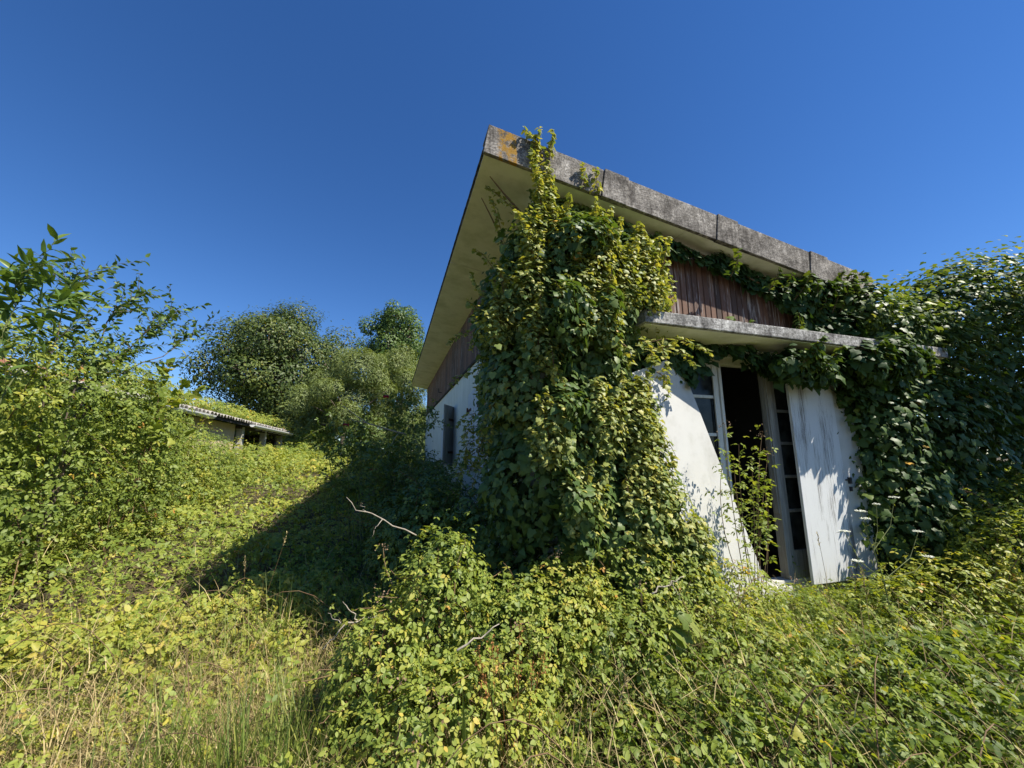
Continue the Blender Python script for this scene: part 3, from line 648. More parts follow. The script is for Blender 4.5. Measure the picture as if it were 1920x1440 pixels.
bramble('bramble_thicket', 'bramble thicket sprawling over the shed roof', [(-5.4, 9.3, 3.0, 1.1, .9, .42), (-5.6, 11.0, 3.0, 1.0, 1.2, .33), (-5.6, 13.0, 3.0, 1.0, 1.2, .3), (-5.5, 15.0, 2.98, 1.0, 1.2, .33), (-5.4, 17.0, 2.95, 1.0, 1.2, .36), (-5.0, 19.0, 2.8, .9, 1.0, .5)], 15000, .075, canes=40, cane_len=(.3, .8), seed=6, tone=.62)
bramble('bramble_thicket', 'yellow green bramble thicket in front of the open shed', [(-3.6, 12.8, 1.1, .9, 1.2, .85), (-3.5, 14.6, 1.05, .9, 1.2, .78), (-3.3, 16.5, 1.0, 1.0, 1.2, .78), (-3.0, 18.6, 1.1, 1.2, 1.2, .95), (-2.6, 20.5, 1.3, 1.3, 1.1, 1.3), (-3.5, 20.3, 1.6, 1.1, 1.0, 1.3)], 24000, .075, canes=40, cane_len=(.4, .9), seed=7, tone=.58)
bramble('bramble_thicket', 'dark bramble thicket closing the gap beside the house', [(-1.5, 15.5, 1.2, 1.1, 1.2, .9), (-.4, 13.8, 1.1, .9, 1.1, .95), (.4, 15.6, 1.7, .9, 1.2, 1.5), (-.9, 17.3, 1.9, 1.2, 1.1, 1.5), (.9, 17.2, 1.9, 1.0, 1.0, 1.6)], 21000, .07, M['rose'], canes=40, cane_len=(.4, 1.1), seed=8, tone=.5)

bramble('far_hedge', 'distant hedge closing the view behind the willows', [(-12, 33, 2.6, 3, 2, 2.6), (-8, 34, 2.8, 3, 2, 2.8), (-4, 33, 2.6, 3, 2, 2.9), (0, 32, 2.8, 3, 2, 3.0), (4, 33, 2.8, 3, 2, 3.0), (8, 33, 2.8, 3, 2, 3.0), (-16, 30, 2.6, 3, 2, 3.0), (-19, 26, 2.6, 2.5, 3, 3.0)], 20000, .5, M['oak'], canes=10, seed=19, tone=.45, freq=.8, cat='hedge', tri=3)
# the mound in front of the corner, and the brambles along the front
bramble('bramble_bush', 'bushy bramble mound in front of the ivy covered corner', [(.36, 2.62, .60, .34, .34, .52), (.05, 2.50, .42, .30, .32, .38), (.75, 2.50, .40, .48, .42, .46), (.35, 2.15, .26, .55, .42, .36), (1.15, 2.55, .52, .45, .36, .40)], 23000, .036, canes=60, cane_len=(.25, .65), singles=290, nbud=16, seed=12, tone=.56, freq=4, cat='bush')
bramble('bramble_bush', 'low bramble bush below the fallen shutter', [(1.75, 2.62, .60, .42, .30, .45), (2.05, 2.60, .52, .42, .30, .38), (2.55, 2.62, .42, .5, .30, .36), (1.5, 2.35, .38, .45, .36, .38), (2.2, 2.2, .25, .6, .42, .36), (3.1, 2.6, .25, .5, .36, .30), (3.8, 2.72, .18, .5, .26, .24)], 22000, .036, canes=50, cane_len=(.25, .65), singles=290, nbud=16, seed=13, tone=.56, freq=4, cat='bush')
bramble('bramble_bush', 'bramble bush with reddish buds at the right of the doorway', [(4.3, 2.45, .25, .6, .4, .36), (5.0, 2.35, .35, .6, .42, .42), (5.7, 2.2, .52, .7, .5, .60), (6.5, 2.25, .66, .8, .6, .82), (7.4, 2.4, .70, .8, .7, .9), (5.4, 1.75, .20, .9, .5, .40), (6.6, 1.7, .3, .8, .5, .5)], 26000, .045, canes=46, cane_len=(.35, .9), singles=290, nbud=16, seed=14, tone=.56, freq=3.2, cat='bush')

# rose bush and shaded growth along the side wall
bramble('shaded_shrub', 'dark leafy shrub in the shade along the side wall', [(.45, 4.3, .70, .5, .7, .68), (.65, 5.3, .75, .5, .8, .80), (.7, 6.4, .75, .45, .8, .80), (.2, 5.0, .6, .40, .7, .62), (.9, 3.6, .6, .45, .5, .8), (.65, 7.6, .9, .45, .8, .75), (.2, 6.3, .7, .45, .7, .7)], 27000, .055, M['rose'], canes=50, cane_len=(.4, 1.0), singles=120, seed=15, tone=.45, freq=3, cat='shrub')
rose = thing('rose_bush', 'tall straggly rose bush with three red blooms beside the house', 'rose bush', (-.1, 6.2, gz(-.1, 6.2)))
st = MB(); QP = []; QD = []
ends = [(-.09, 6.0, 2.48), (-.62, 6.0, 2.05), (-.21, 6.0, 1.42), (.16, 6.0, 2.75), (-.85, 6.1, 2.2), (-.36, 6.0, 2.6), (.35, 5.9, 2.45), (.62, 6.3, 2.4), (-.5, 5.4, 1.75), (-.7, 6.5, 2.0), (.3, 6.6, 2.75), (0, 6.6, 2.6), (-.25, 5.3, 1.85), (.5, 5.4, 2.1), (-.95, 6.6, 1.8), (.7, 7.2, 2.5)]
for e_ in ends:
    a_ = np.array([-.05 + RG.normal(0, .25), 6.2 + RG.normal(0, .2), gz(0, 6.2)]); e_ = np.array(e_); mid = (a_ + e_) / 2 + RG.normal(0, .12, 3); mid[2] += .15
    ts = np.linspace(0, 1, 9)[:, None]; pts = (1 - ts) ** 2 * a_ + 2 * ts * (1 - ts) * mid + ts ** 2 * e_; st.tube([tuple(p) for p in pts], .009, .003, 5)
    q_, d_ = along(pts[2:], .035, .05); QP.append(q_); QD.append(d_)
    for _ in range(5):
        i = RG.integers(3, 8); pt = arc(pts[i], d_[0] * .4 + rdir(1)[0], RG.uniform(.25, .55), .05, 5, .02); st.tube(pt, .004, .002, 4); q_, dd = along(pt, .03, .03); QP.append(q_); QD.append(dd)
st.build('stem', M['greenstem'], rose)['kind'] = 'stuff'
P = np.concatenate(QP); Dd = np.concatenate(QD); n = len(P); N = nrm(UP * .7 + rdir(n) * .7); T = nrm(np.cross(Dd, UP) * RG.choice([-1, 1], (n, 1)) + rdir(n) * .4)
P, N, T, S, rnd = trifoliate(P, N, T, RG.uniform(.04, .07, n), np.clip(RG.normal(.5, .2, n), 0, 1), 3)
leaves(rose, P, N, T, S, rnd, S_HEX, M['rose'], 'foliage', 100)
for e_ in ends[:3]:
    n = 26; d_ = rdir(n); d_[:, 2] = np.abs(d_[:, 2]) * .8 - .1; d_ = nrm(d_)
    V, sf, kk = leaf_arrays(np.array(e_) + d_ * .012, nrm(d_ * .3 + UP * .7 + rdir(n) * .2), d_, RG.uniform(.035, .055, n), hexleaf(.45, .12, .2))
    o = bpy.data.objects.new('rose_bloom', big_mesh('rose_bloom', [(V - np.array(wpos(rose)), sf, kk, RG.random(n))], M['redpetal'])); COL.objects.link(o); o.parent = rose

# ---- ivy
def ivy_sheet(n, fn):
    """fn(n) -> points, outward, depth"""
    return fn(n)
def front_sheet(n, poly, bulge, wall_y, seed, edge=.09):
    px = np.array([p[0] for p in poly]); pz = np.array([p[1] for p in poly]); got = []; tot = 0
    while tot < n:
        m_ = n * 3; x = RG.uniform(px.min() - .1, px.max() + .1, m_); z = RG.uniform(pz.min() - .1, pz.max() + .1, m_)
        xe = x + (n2d(x, z, 5, seed) - .5) * edge * 2; ze = z + (n2d(x, z, 5, seed + 9) - .5) * edge * 2; ins = np.zeros(m_, bool); j = len(px) - 1
        for i in range(len(px)):
            cnd = ((pz[i] > ze) != (pz[j] > ze)) & (xe < (px[j] - px[i]) * (ze - pz[i]) / (pz[j] - pz[i] + 1e-12) + px[i]); ins ^= cnd; j = i
        x, z = x[ins], z[ins]; got.append(np.stack([x, z], 1)); tot += len(x)
    q_ = np.concatenate(got)[:n]; x, z = q_[:, 0], q_[:, 1]; nz = n2d(x, z, 2.6, seed + 1) * .65 + n2d(x, z, 6, seed + 2) * .35
    th_ = bulge(x, z) * (.25 + 1.5 * nz); dep = RG.random(n) ** 1.5; y = wall_y - .015 - th_ * (1 - .75 * dep)
    e_ = .04
    nzx = n2d(x + e_, z, 2.6, seed + 1) * .65 + n2d(x + e_, z, 6, seed + 2) * .35; nzz = n2d(x, z + e_, 2.6, seed + 1) * .65 + n2d(x, z + e_, 6, seed + 2) * .35
    gxn = (bulge(x + e_, z) * (.25 + 1.5 * nzx) - th_) / e_; gzn = (bulge(x, z + e_) * (.25 + 1.5 * nzz) - th_) / e_
    O = nrm(np.stack([-gxn, -np.ones(n), -gzn], 1)); return np.stack([x, y, z], 1), O, dep
def shoots(specs, spacing=.022, spread=.05):
    """leafy shoots: list of (start, end, bow)"""
    Ps = []; Os = []; st_ = []
    for a_, e_, bow in specs:
        a_ = np.array(a_, float); e_ = np.array(e_, float); ts = np.linspace(0, 1, 8)[:, None]; mid = (a_ + e_) / 2 + np.array(bow); pts = (1 - ts) ** 2 * a_ + 2 * ts * (1 - ts) * mid + ts ** 2 * e_
        st_.append([tuple(p) for p in pts]); q_, d_ = along(pts, spacing, 0); m_ = len(q_); o_ = nrm(np.cross(d_, rdir(m_))); taper = np.linspace(1.15, .35, m_)[:, None]
        Ps.append(q_ + o_ * spread * taper * RG.uniform(.2, 1, (m_, 1))); Os.append(o_)
    return np.concatenate(Ps), np.concatenate(Os), st_
def ivy(name, label, parts, material, size, base, singles=250, tone=.4, shoot_specs=(), shoot_n=.02, stems=(), lit=.3, shapes=None, droop=.9, cat='ivy', extra=()):
    t = thing(name, label, cat, base); P = np.concatenate([p[0] for p in parts]); O = np.concatenate([p[1] for p in parts]); D = np.concatenate([p[2] for p in parts])
    hh = (P[:, 0] > X0 + .0) & (P[:, 0] < X1) & (P[:, 1] > Y0 + .02) & (P[:, 1] < Y1) & (P[:, 2] < 4.3); P, O, D = P[~hh], O[~hh], D[~hh]
    n = len(P); N, T = orient(O, 1.0, .55, .55, droop); S = RG.uniform(.42, 1.3, n) * size
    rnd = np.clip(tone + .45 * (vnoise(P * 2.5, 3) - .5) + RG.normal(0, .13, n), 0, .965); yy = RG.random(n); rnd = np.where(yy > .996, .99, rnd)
    st = MB()
    for EP, EO, ED, esz, eto in extra:
        m_ = len(EP); N2, T2 = orient(EO, .6, .85, .6, .45); P = np.concatenate([P, EP]); N = np.concatenate([N, N2]); T = np.concatenate([T, T2]); S = np.concatenate([S, RG.uniform(.6, 1.25, m_) * esz]); D = np.concatenate([D, ED]); rnd = np.concatenate([rnd, np.clip(eto + RG.normal(0, .12, m_), 0, .965)])
    if shoot_specs:
        Q, OQ, sp = shoots(shoot_specs, shoot_n); m_ = len(Q); N2, T2 = orient(OQ, .5, .8, .5, .55)
        P = np.concatenate([P, Q]); N = np.concatenate([N, N2]); T = np.concatenate([T, T2]); S = np.concatenate([S, RG.uniform(.45, .85, m_) * size]); rnd = np.concatenate([rnd, np.clip(tone + lit + RG.normal(0, .12, m_), 0, .96)]); D = np.concatenate([D, np.zeros(m_)])
        for s_ in sp: st.tube(s_, .005, .002, 4)
    for s_ in stems: st.tube(s_, .014, .005, 5)
    if st.v: st.build('stem', M['cane'], t)['kind'] = 'stuff'
    leaves(t, P, N, T, S, rnd, shapes or S_IVY, material, 'foliage', singles, 'leaf', (1 - D) ** 2); return t

# corner ivy: sheets on both walls plus lobes round the corner
def cb(x, z):
    b_ = .16 + .34 * sstep(2.6, 1.5, x) * sstep(4.15, 3.3, z) * sstep(-.2, .9, z) + .10 * sstep(3.4, 2.6, z) * sstep(2.9, 2.2, x)
    return b_ * (1 - .55 * sstep(3.55, 4.05, z))
corner_poly = [(1.15, 0.1), (2.2, 0.1), (2.75, .55), (2.35, 1.2), (2.1, 1.9), (1.98, 2.35), (2.12, 2.62), (2.03, 2.72), (2.03, 2.9), (2.52, 3.02), (2.42, 3.45), (2.55, 3.90), (1.9, 4.02), (1.15, 4.14)]
pc1 = front_sheet(12500, corner_poly, cb, Y0, 21)
m_ = 6500                                                             # on the side wall
yy = 3.15 + RG.random(m_) ** 1.3 * 2.1; zz = RG.uniform(.2, 4.1, m_); okm = yy < 3.55 + 1.35 * (1 - np.abs(zz - 2.2) / 2.2) + (n2d(yy, zz, 3, 5) - .5) * .8
okm &= zz < 4.1 - (yy - 3.2) * .8; yy, zz = yy[okm], zz[okm]; nz = n2d(yy, zz, 2.6, 33); dep = RG.random(len(yy)) ** 1.5
bul = (.08 + .26 * sstep(5.2, 3.4, yy)) * (.5 + nz) * sstep(4.2, 3.3, zz) + .03
pc2 = (np.stack([X0 - .02 - bul * (1 - .7 * dep), yy, zz], 1), nrm(np.stack([-np.ones(len(yy)), -.3 * np.ones(len(yy)), .1 * np.ones(len(yy))], 1) + .2 * rdir(len(yy))), dep)
pc3 = lobe_cloud([(1.45, 3.10, .7, .50, .46, .75), (1.28, 3.10, 1.5, .48, .46, .7), (1.20, 3.12, 2.25, .46, .42, .7), (1.22, 3.12, 2.95, .46, .38, .6), (1.32, 3.08, 3.45, .42, .28, .45), (1.6, 2.95, 2.95, .55, .30, .42), (1.95, 2.98, 3.15, .45, .24, .35), (1.75, 2.92, 1.4, .40, .28, .8), (1.0, 3.35, 2.75, .32, .4, .35), (1.93, 2.82, 1.75, .16, .16, .5), (2.03, 2.74, 1.2, .22, .18, .45), (2.3, 2.70, .75, .25, .18, .30)], 14500, .40, .46, 3.4, .5, True, 22)
up_sh = []; spires = []
for x, y, z, h in ((1.20, 2.86, 3.55, .75), (1.33, 2.85, 3.35, .55), (1.62, 2.74, 3.25, .62), (1.75, 2.76, 3.3, .45), (2.14, 2.78, 3.28, .52), (2.28, 2.86, 3.2, .35), (1.08, 2.84, 3.1, .55), (.95, 2.95, 2.9, .4), (1.45, 2.72, 3.0, .5), (1.9, 2.72, 3.1, .45), (2.1, 2.76, 3.1, .5), (2.36, 2.92, 3.02, .28), (1.3, 2.68, 2.7, .4), (1.6, 2.66, 2.75, .42), (.85, 3.0, 2.75, .35), (1.05, 2.76, 2.55, .4), (1.85, 2.62, 1.95, .35), (1.5, 2.6, 1.9, .35), (1.15, 2.6, 1.8, .3), (1.75, 2.6, 1.2, .3), (2.0, 2.78, 1.75, .3), (1.94, 2.72, 2.0, .25), (1.98, 2.68, 1.6, .3), (2.08, 2.64, 1.25, .3), (2.28, 2.6, .95, .25), (1.95, 2.6, 1.35, .3), (1.3, 2.58, 1.3, .3)):
    spires += [(x, y - .02, z + h * .22, .13, .10, h * .42), (x + RG.normal(0, .05), y - .05, z - .08, .17, .13, .22), (x + RG.normal(0, .03), y - .02, z + h * .55, .075, .06, h * .30)]
    for _ in range(3): up_sh.append(((x + RG.normal(0, .06), y + RG.normal(0, .03), z - .1), (x + RG.normal(0, .10), y - RG.uniform(0, .10), z + h * RG.uniform(.55, 1.05)), (0, -.06, 0)))
up_sh += [((1.22, 2.90, 4.0), (1.30, 2.885, 4.62), (0, -.03, 0)), ((1.16, 2.90, 4.05), (1.10, 2.89, 4.5), (0, -.02, 0)), ((1.12, 2.895, 4.25), (1.16, 2.88, 4.60), (0, -.02, 0)), ((1.20, 2.9, 4.3), (1.02, 2.885, 4.55), (.05, -.02, 0)), ((1.62, 2.91, 4.08), (1.60, 2.89, 4.34), (0, -.02, 0)), ((1.76, 2.91, 4.05), (1.74, 2.89, 4.33), (0, -.02, 0))]
up_sh += [((1.0, 3.4, 3.6), (.80, 3.3, 4.1), (0, 0, .1)), ((1.05, 3.2, 3.9), (.74, 3.25, 4.16), (0, 0, .05)), ((.98, 3.6, 3.4), (.74, 3.7, 3.75), (0, 0, .1)), ((.9, 3.5, 2.9), (.62, 3.3, 3.25), (0, 0, .1)), ((.85, 3.3, 2.7), (.58, 3.2, 2.95), (0, 0, .1)), ((.9, 3.2, 2.6), (.60, 3.1, 2.75), (0, 0, .1)), ((2.05, 2.8, 2.55), (2.75, 2.72, 2.50), (0, -.05, .2)), ((2.1, 2.8, 2.5), (2.55, 2.70, 2.38), (0, -.05, .2))]
for _ in range(26):
    yv = RG.uniform(3.3, 4.9); zv = RG.uniform(1.6, 3.4); up_sh.append(((.98, yv, zv), (.80 + RG.normal(0, .06), yv + RG.normal(0, .15), zv - RG.uniform(.15, .5)), (-.06, 0, .08)))
for _ in range(20):
    xv = RG.uniform(1.1, 2.2); zv = RG.uniform(1.0, 2.6); up_sh.append(((xv, 2.72, zv), (xv + RG.normal(0, .10), 2.58, zv - RG.uniform(.12, .4)), (0, -.08, .06)))
cstems = [[(1.5 + i * .1, 3.1, .1), (1.3 + i * .12, 3.0, 1.2), (1.4 + i * .1, 3.08, 2.4), (1.3 + i * .2, 3.15, 3.8)] for i in range(5)] + [[(1.1, 3.2, 3.9), (.9, 3.2, 4.1), (.76, 3.15, 4.2)], [(1.1, 3.6, 3.6), (.9, 3.5, 3.95), (.75, 3.45, 4.18)]]
ivy('ivy', 'thick sunlit ivy climbing the house corner up to the roof edge', [pc1, pc2, pc3], M['ivy'], .068, (1.2, 3.0, .1), 300, .43, up_sh, .012, cstems, .42, extra=[(*lobe_cloud(spires, 15500, .6, .3, 6, .4, False, 23), .040, .82)])

# ivy band under the roof edge, and ivy hanging under the canopy
top_poly = [(2.5, 3.78), (3.0, 3.72), (3.5, 3.62), (3.95, 3.46), (4.3, 3.22), (4.55, 2.88), (5.4, 2.88), (5.4, 3.42), (4.6, 3.60), (4.0, 3.68), (3.3, 3.80), (2.5, 3.94)]
pt = front_sheet(2300, top_poly, lambda x, z: .08 + .15 * sstep(3.6, 4.8, x) + 0 * z, Y0, 41, .07)
tsh = [((x + RG.normal(0, .04), 2.98, soff(x) - .35), (x + RG.normal(0, .06), 2.86, soff(x) - .35 + h), (0, -.06, 0)) for x, h in ((3.35, .25), (3.9, .22), (4.05, .2), (4.3, .3), (4.5, .25), (4.7, .35), (4.9, .5), (5.0, .4), (5.2, .55), (5.35, .6), (5.1, .5))]
tsh += [((4.08, 2.85, 2.86), (4.08, 2.82, 3.10), (0, 0, 0)), ((3.35, 2.8, 2.86), (3.38, 2.78, 2.93), (0, 0, 0)), ((3.05, 2.8, 2.86), (3.12, 2.78, 2.92), (0, 0, 0))]
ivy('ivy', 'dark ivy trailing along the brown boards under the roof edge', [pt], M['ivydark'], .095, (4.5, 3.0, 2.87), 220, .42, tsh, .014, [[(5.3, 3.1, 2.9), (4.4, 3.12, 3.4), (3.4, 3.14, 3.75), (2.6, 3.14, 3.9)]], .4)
und_poly = [(2.05, 2.2), (2.3, 2.55), (2.62, 2.45), (2.80, 2.25), (2.92, 2.42), (3.15, 2.66), (3.5, 2.58), (3.9, 2.44), (4.05, 2.40), (4.4, 2.48), (4.8, 2.36), (5.3, 1.9), (5.3, 2.74), (2.05, 2.74)]
pu = front_sheet(1900, und_poly, lambda x, z: .16 + .12 * sstep(3.6, 4.6, x) + 0 * z, Y0 - .02, 45, .06)
pu2 = lobe_cloud([(3.95, 2.82, 2.52, .30, .16, .18), (4.3, 2.86, 2.5, .25, .15, .18), (5.0, 2.74, 2.62, .42, .20, .24), (5.35, 2.72, 2.7, .35, .2, .24)], 1300, .5, .25, 4, .5, False, 46)
ush = [((x + RG.normal(0, .07), 2.72, 2.45), (x + RG.normal(0, .14), 2.58 + RG.normal(0, .04), 2.72 + RG.normal(0, .06)), (0, -.05, -.03)) for x in (3.85, 3.95, 4.05, 4.0, 3.9, 4.15, 4.75, 4.9, 5.0, 5.1, 5.2, 5.3, 4.95, 5.05, 5.4, 5.5)]
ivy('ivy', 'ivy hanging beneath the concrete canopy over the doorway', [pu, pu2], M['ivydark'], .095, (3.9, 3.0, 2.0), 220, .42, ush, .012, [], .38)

# great ivy mass smothering everything right of the house
rl = [(5.5, 3.0, 1.0, 0.55, 0.42, 0.95), (5.45, 3.0, 2.1, 0.55, 0.36, 0.75), (6.2, 3.1, 0.9, 0.8, 0.6, 1.0), (6.3, 3.1, 2.0, 0.8, 0.65, 0.9), (5.9, 3.15, 3.15, 0.6, 0.5, 0.52), (6.6, 3.2, 3.03, 0.75, 0.6, 0.62), (7.3, 3.2, 2.6, 0.9, 0.75, 1.0), (7.4, 3.2, 3.43, 0.85, 0.7, 0.75), (8.3, 3.2, 3.03, 1.0, 0.9, 1.1), (8.4, 3.2, 3.88, 0.95, 0.8, 0.7), (9.3, 3.3, 3.13, 1.1, 1.0, 1.3), (8.2, 3.1, 1.6, 1.1, 0.9, 1.3), (9.5, 3.2, 1.6, 1.2, 1.1, 1.4), (7.2, 3.1, 1.2, 0.9, 0.7, 1.1), (5.35, 3.0, 3.35, 0.4, 0.32, 0.3), (10.6, 3.3, 2.85, 1.2, 1.1, 1.6), (5.15, 3.06, 2.35, 0.34, 0.22, 0.42), (5.25, 3.05, 1.5, 0.3, 0.2, 0.55), (6.8, 4.2, 2.93, 1.0, 1.0, 0.8), (8.2, 4.4, 3.33, 1.2, 1.1, 1.0), (6.0, 3.7, 1.8, 0.6, 0.5, 1.4), (7.2, 3.9, 1.8, 0.9, 0.6, 1.6)]
pr = lobe_cloud(rl, 38000, .4, .30, 2.4, .58, True, 51)
rsh = []
for _ in range(90):
    i = RG.integers(len(pr[0])); p_ = pr[0][i]
    if p_[2] > 2.6 and pr[2][i] < .4:
        o_ = pr[1][i]; e_ = p_ + o_ * .12 + np.array([RG.normal(0, .06), RG.normal(0, .06), RG.uniform(.1, .3)]); rsh.append((tuple(p_ - o_ * .1), tuple(e_), (0, -.02, 0)))
ivy('ivy', 'huge dark ivy mass smothering the ground right of the house', [pr], M['ivy'], .085, (7.2, 3.1, .1), 300, .20, rsh, .014, [[(7 + i * .8, 3.3, 0), (7.1 + i * .8, 3.3, 1.5), (7.3 + i * .9, 3.3, 3.2)] for i in range(3)], .5, extra=[(*lobe_cloud([(l[0], l[1] - .06, l[2] + .02, l[3] * 1.03, l[4] * 1.03, l[5] * 1.03) for l in rl if l[2] > 2.9], 6500, .25, .35, 3.0, .9, True, 52), .062, .62)])  # sunlight put into the colour: extra upper leaves and shoots get paler tones

# ---- saplings rising out of the hedge on the left
def sapling(name, label, base, stems, size, shapes, material, spacing, singles, twigs=6, twig_len=(.3, .6), tone=.45, wood='bark', cat='sapling', r0=.012):
    t = thing(name, label, cat, base); st = MB(); QP = []; QD = []
    for pts in stems:
        P_ = np.array(pts, float); ts = np.linspace(0, 1, 12); seg = np.linspace(0, 1, len(P_)); C_ = np.stack([np.interp(ts, seg, P_[:, i]) for i in range(3)], 1); C_[1:-1] += RG.normal(0, .015, (10, 3)); st.tube([tuple(p) for p in C_], r0, r0 * .25, 5)
        for j in range(twigs):
            i = RG.integers(4, 12); d_ = nrm((C_[min(11, i)] - C_[i - 3])[None])[0]; tw = arc(C_[i], d_ * .9 + rdir(1)[0] * .8 + UP * .2, RG.uniform(*twig_len), .04, 6, .02); st.tube(tw, r0 * .3, r0 * .12, 4); q_, dd = along(tw, spacing, .008); QP.append(q_); QD.append(dd)
        q_, dd = along(C_[7:], spacing, .008); QP.append(q_); QD.append(dd)
    st.build('stem', M[wood], t, smooth=True)['kind'] = 'stuff'; P = np.concatenate(QP); Dd = np.concatenate(QD); n = len(P); side = nrm(np.cross(Dd, rdir(n)))
    leaves(t, P, nrm(UP * .6 + rdir(n) * .7), nrm(Dd * .8 + side * .8 - UP * .1), RG.uniform(.65, 1.15, n) * size, np.clip(RG.normal(tone, .2, n), 0, 1), shapes, M[material], 'foliage', singles); return t
sapling('sapling', 'slender leafy sapling spreading thin twigs against the sky', (-3.4, 5.4, gz(-3.4, 5.4)),
        [[(-3.4, 5.4, .4), (-3.3, 5.0, 2.2), (-3.2, 4.83, 3.1), (-3.2, 4.92, 3.45)], [(-3.4, 5.4, .4), (-3.3, 5.5, 2.4), (-3.2, 6.2, 3.25), (-3.2, 6.9, 3.75)], [(-3.4, 5.4, .4), (-3.3, 5.6, 2.4), (-3.2, 6.8, 3.1), (-3.2, 7.6, 3.68)], [(-3.4, 5.4, .4), (-3.25, 5.3, 2.5), (-3.2, 5.5, 3.2), (-3.2, 5.9, 3.65)], [(-3.4, 5.4, .4), (-3.3, 5.5, 2.4), (-3.2, 6.0, 3.0), (-3.2, 6.6, 3.5)]],
        .085, [longleaf(.22, .04, .15), longleaf(.18, .06, .25)], 'oak', .026, 290, 20, (.25, .6), .5)
sapling('sapling', 'sapling with long drooping pointed leaves at the far left', (-2.9, 3.9, gz(-2.9, 3.9)),
        [[(-2.9, 3.9, .2), (-2.85, 3.85, 1.8), (-2.8, 3.8, 2.65), (-2.8, 3.75, 2.95)], [(-2.9, 3.9, .2), (-2.85, 3.9, 1.8), (-2.8, 4.05, 2.6), (-2.75, 4.15, 2.95)], [(-2.9, 3.9, .2), (-2.95, 3.8, 1.8), (-2.95, 3.6, 2.5), (-2.95, 3.5, 2.85)]],
        .15, S_LONG, 'laurel', .026, 200, 9, (.25, .5), .5, 'greenstem', r0=.008)
sapling('grape_vine', 'vine with broad lobed leaves at the hedge end by the shed', (-3.3, 6.9, gz(-3.3, 6.9)),
        [[(-3.5, 6.9, .5), (-3.3, 6.8, 1.7), (-3.15, 6.7, 2.5), (-3.1, 6.6, 2.9)], [(-3.5, 6.9, .5), (-3.3, 6.9, 1.7), (-3.1, 7.0, 2.4), (-3.05, 7.1, 2.7)], [(-3.5, 6.9, .5), (-3.2, 6.6, 1.5), (-3.0, 6.4, 2.0), (-3.0, 6.3, 2.4)]],
        .135, S_IVY, 'bramble', .06, 90, 5, (.25, .5), .55, 'cane', 'vine')

# ---- ground cover (nobody could count it)
def fan(n, r0=1.5, r1=32.0, half=1.12):
    th_ = RG.uniform(-half, half, n) + math.radians(17.3); r_ = r0 * (r1 / r0) ** (RG.random(n) ** .9); return np.sin(th_) * r_, np.cos(th_) * r_, r_
def cover_h(x, y):
    h = .05 + .30 * n2d(x, y, 1.1, 61) ** 1.5 + .16 * n2d(x, y, 3.7, 62) + .30 * sstep(7, 13, y) + .22 * sstep(-1.8, -3.4, x) * sstep(2.5, 4, y)
    h = h + .14 * sstep(.3, 1.5, x) * sstep(2.9, 2.0, y)
    h = h * (1 - .42 * sstep(2.6, 3.2, x) * sstep(5.2, 4.7, x) * sstep(1.7, 2.3, y))
    return h * (1 - .70 * straw(x, y))
def straw(x, y):
    a_ = np.exp(-(((x + .8) / 1.45) ** 2 + ((y - 2.65) / .95) ** 2)); return np.clip(a_ * 1.1 * (.35 + 1.3 * n2d(x, y, 2.5, 63)), 0, 1)
x, y, r_ = fan(100000); ok = ~in_house(x, y, .05) & (RG.random(len(x)) > .75 * straw(x, y)); x, y, r_ = x[ok], y[ok], r_[ok]; n = len(x)
hc = cover_h(x, y); fr_ = 1 - RG.random(n) ** 1.8; z = ground_z(x, y) + hc * (.12 + .88 * fr_)
P = np.stack([x, y, z], 1); N = nrm(SUNB + rdir(n) * .72); T = rdir(n) * np.array([1, 1, .5])
S = (.5 + 1.0 * RG.random(n) ** 1.7) * (.60 + .75 * n2d(x, y, 1.5, 66)) * (.033 + .0042 * r_)
tone = .45 + .45 * (n2d(x, y, .9, 65) - .5) + .10 * sstep(.5, -1.5, x) - .10 * sstep(1, 3, x) + .12 * straw(x, y)
rnd = np.clip(tone + RG.normal(0, .16, n), 0, .88); rnd = np.where(RG.random(n) > .992, RG.uniform(.9, 1, n), rnd)
xs, ys, rs = fan(900, 1.9, 16); oks = ~in_house(xs, ys, .1); xs, ys, rs = xs[oks], ys[oks], rs[oks]; hh_ = cover_h(xs, ys); SHP = []
for i in range(len(xs)):                                              # taller shoots standing out of the cover
    k_ = 9; ln = RG.uniform(.15, .42) * (1 if ys[i] < 7 else 1.3); t_ = np.linspace(.2, 1, k_)[:, None]; d_ = np.array([RG.normal(0, .35), RG.normal(0, .35), 1.0])
    q_ = np.array([xs[i], ys[i], gz(xs[i], ys[i]) + hh_[i] * .7]) + d_ * ln * t_ + RG.normal(0, .015, (k_, 3))
    SHP.append(q_)
Q = np.concatenate(SHP); m_ = len(Q); P = P[:n]
P = np.concatenate([P, Q]); N = np.concatenate([N, nrm(SUNB * .9 + rdir(m_) * .8)]); T = np.concatenate([T, rdir(m_)]); S = np.concatenate([S, RG.uniform(.025, .042, m_)]); rnd = np.concatenate([rnd, np.clip(.55 + RG.normal(0, .18, m_), 0, .94)])
P, N, T, S, rnd = trifoliate(P, N, T, S, rnd, 3)
o = leaves(None, P, N, T, S, rnd, S_HEX * 3 + [ivyleaf(.3, .1)], M['cover'], 'ground_cover'); o['label'] = 'low bramble and weed ground cover over the whole garden'; o['category'] = 'ground cover'

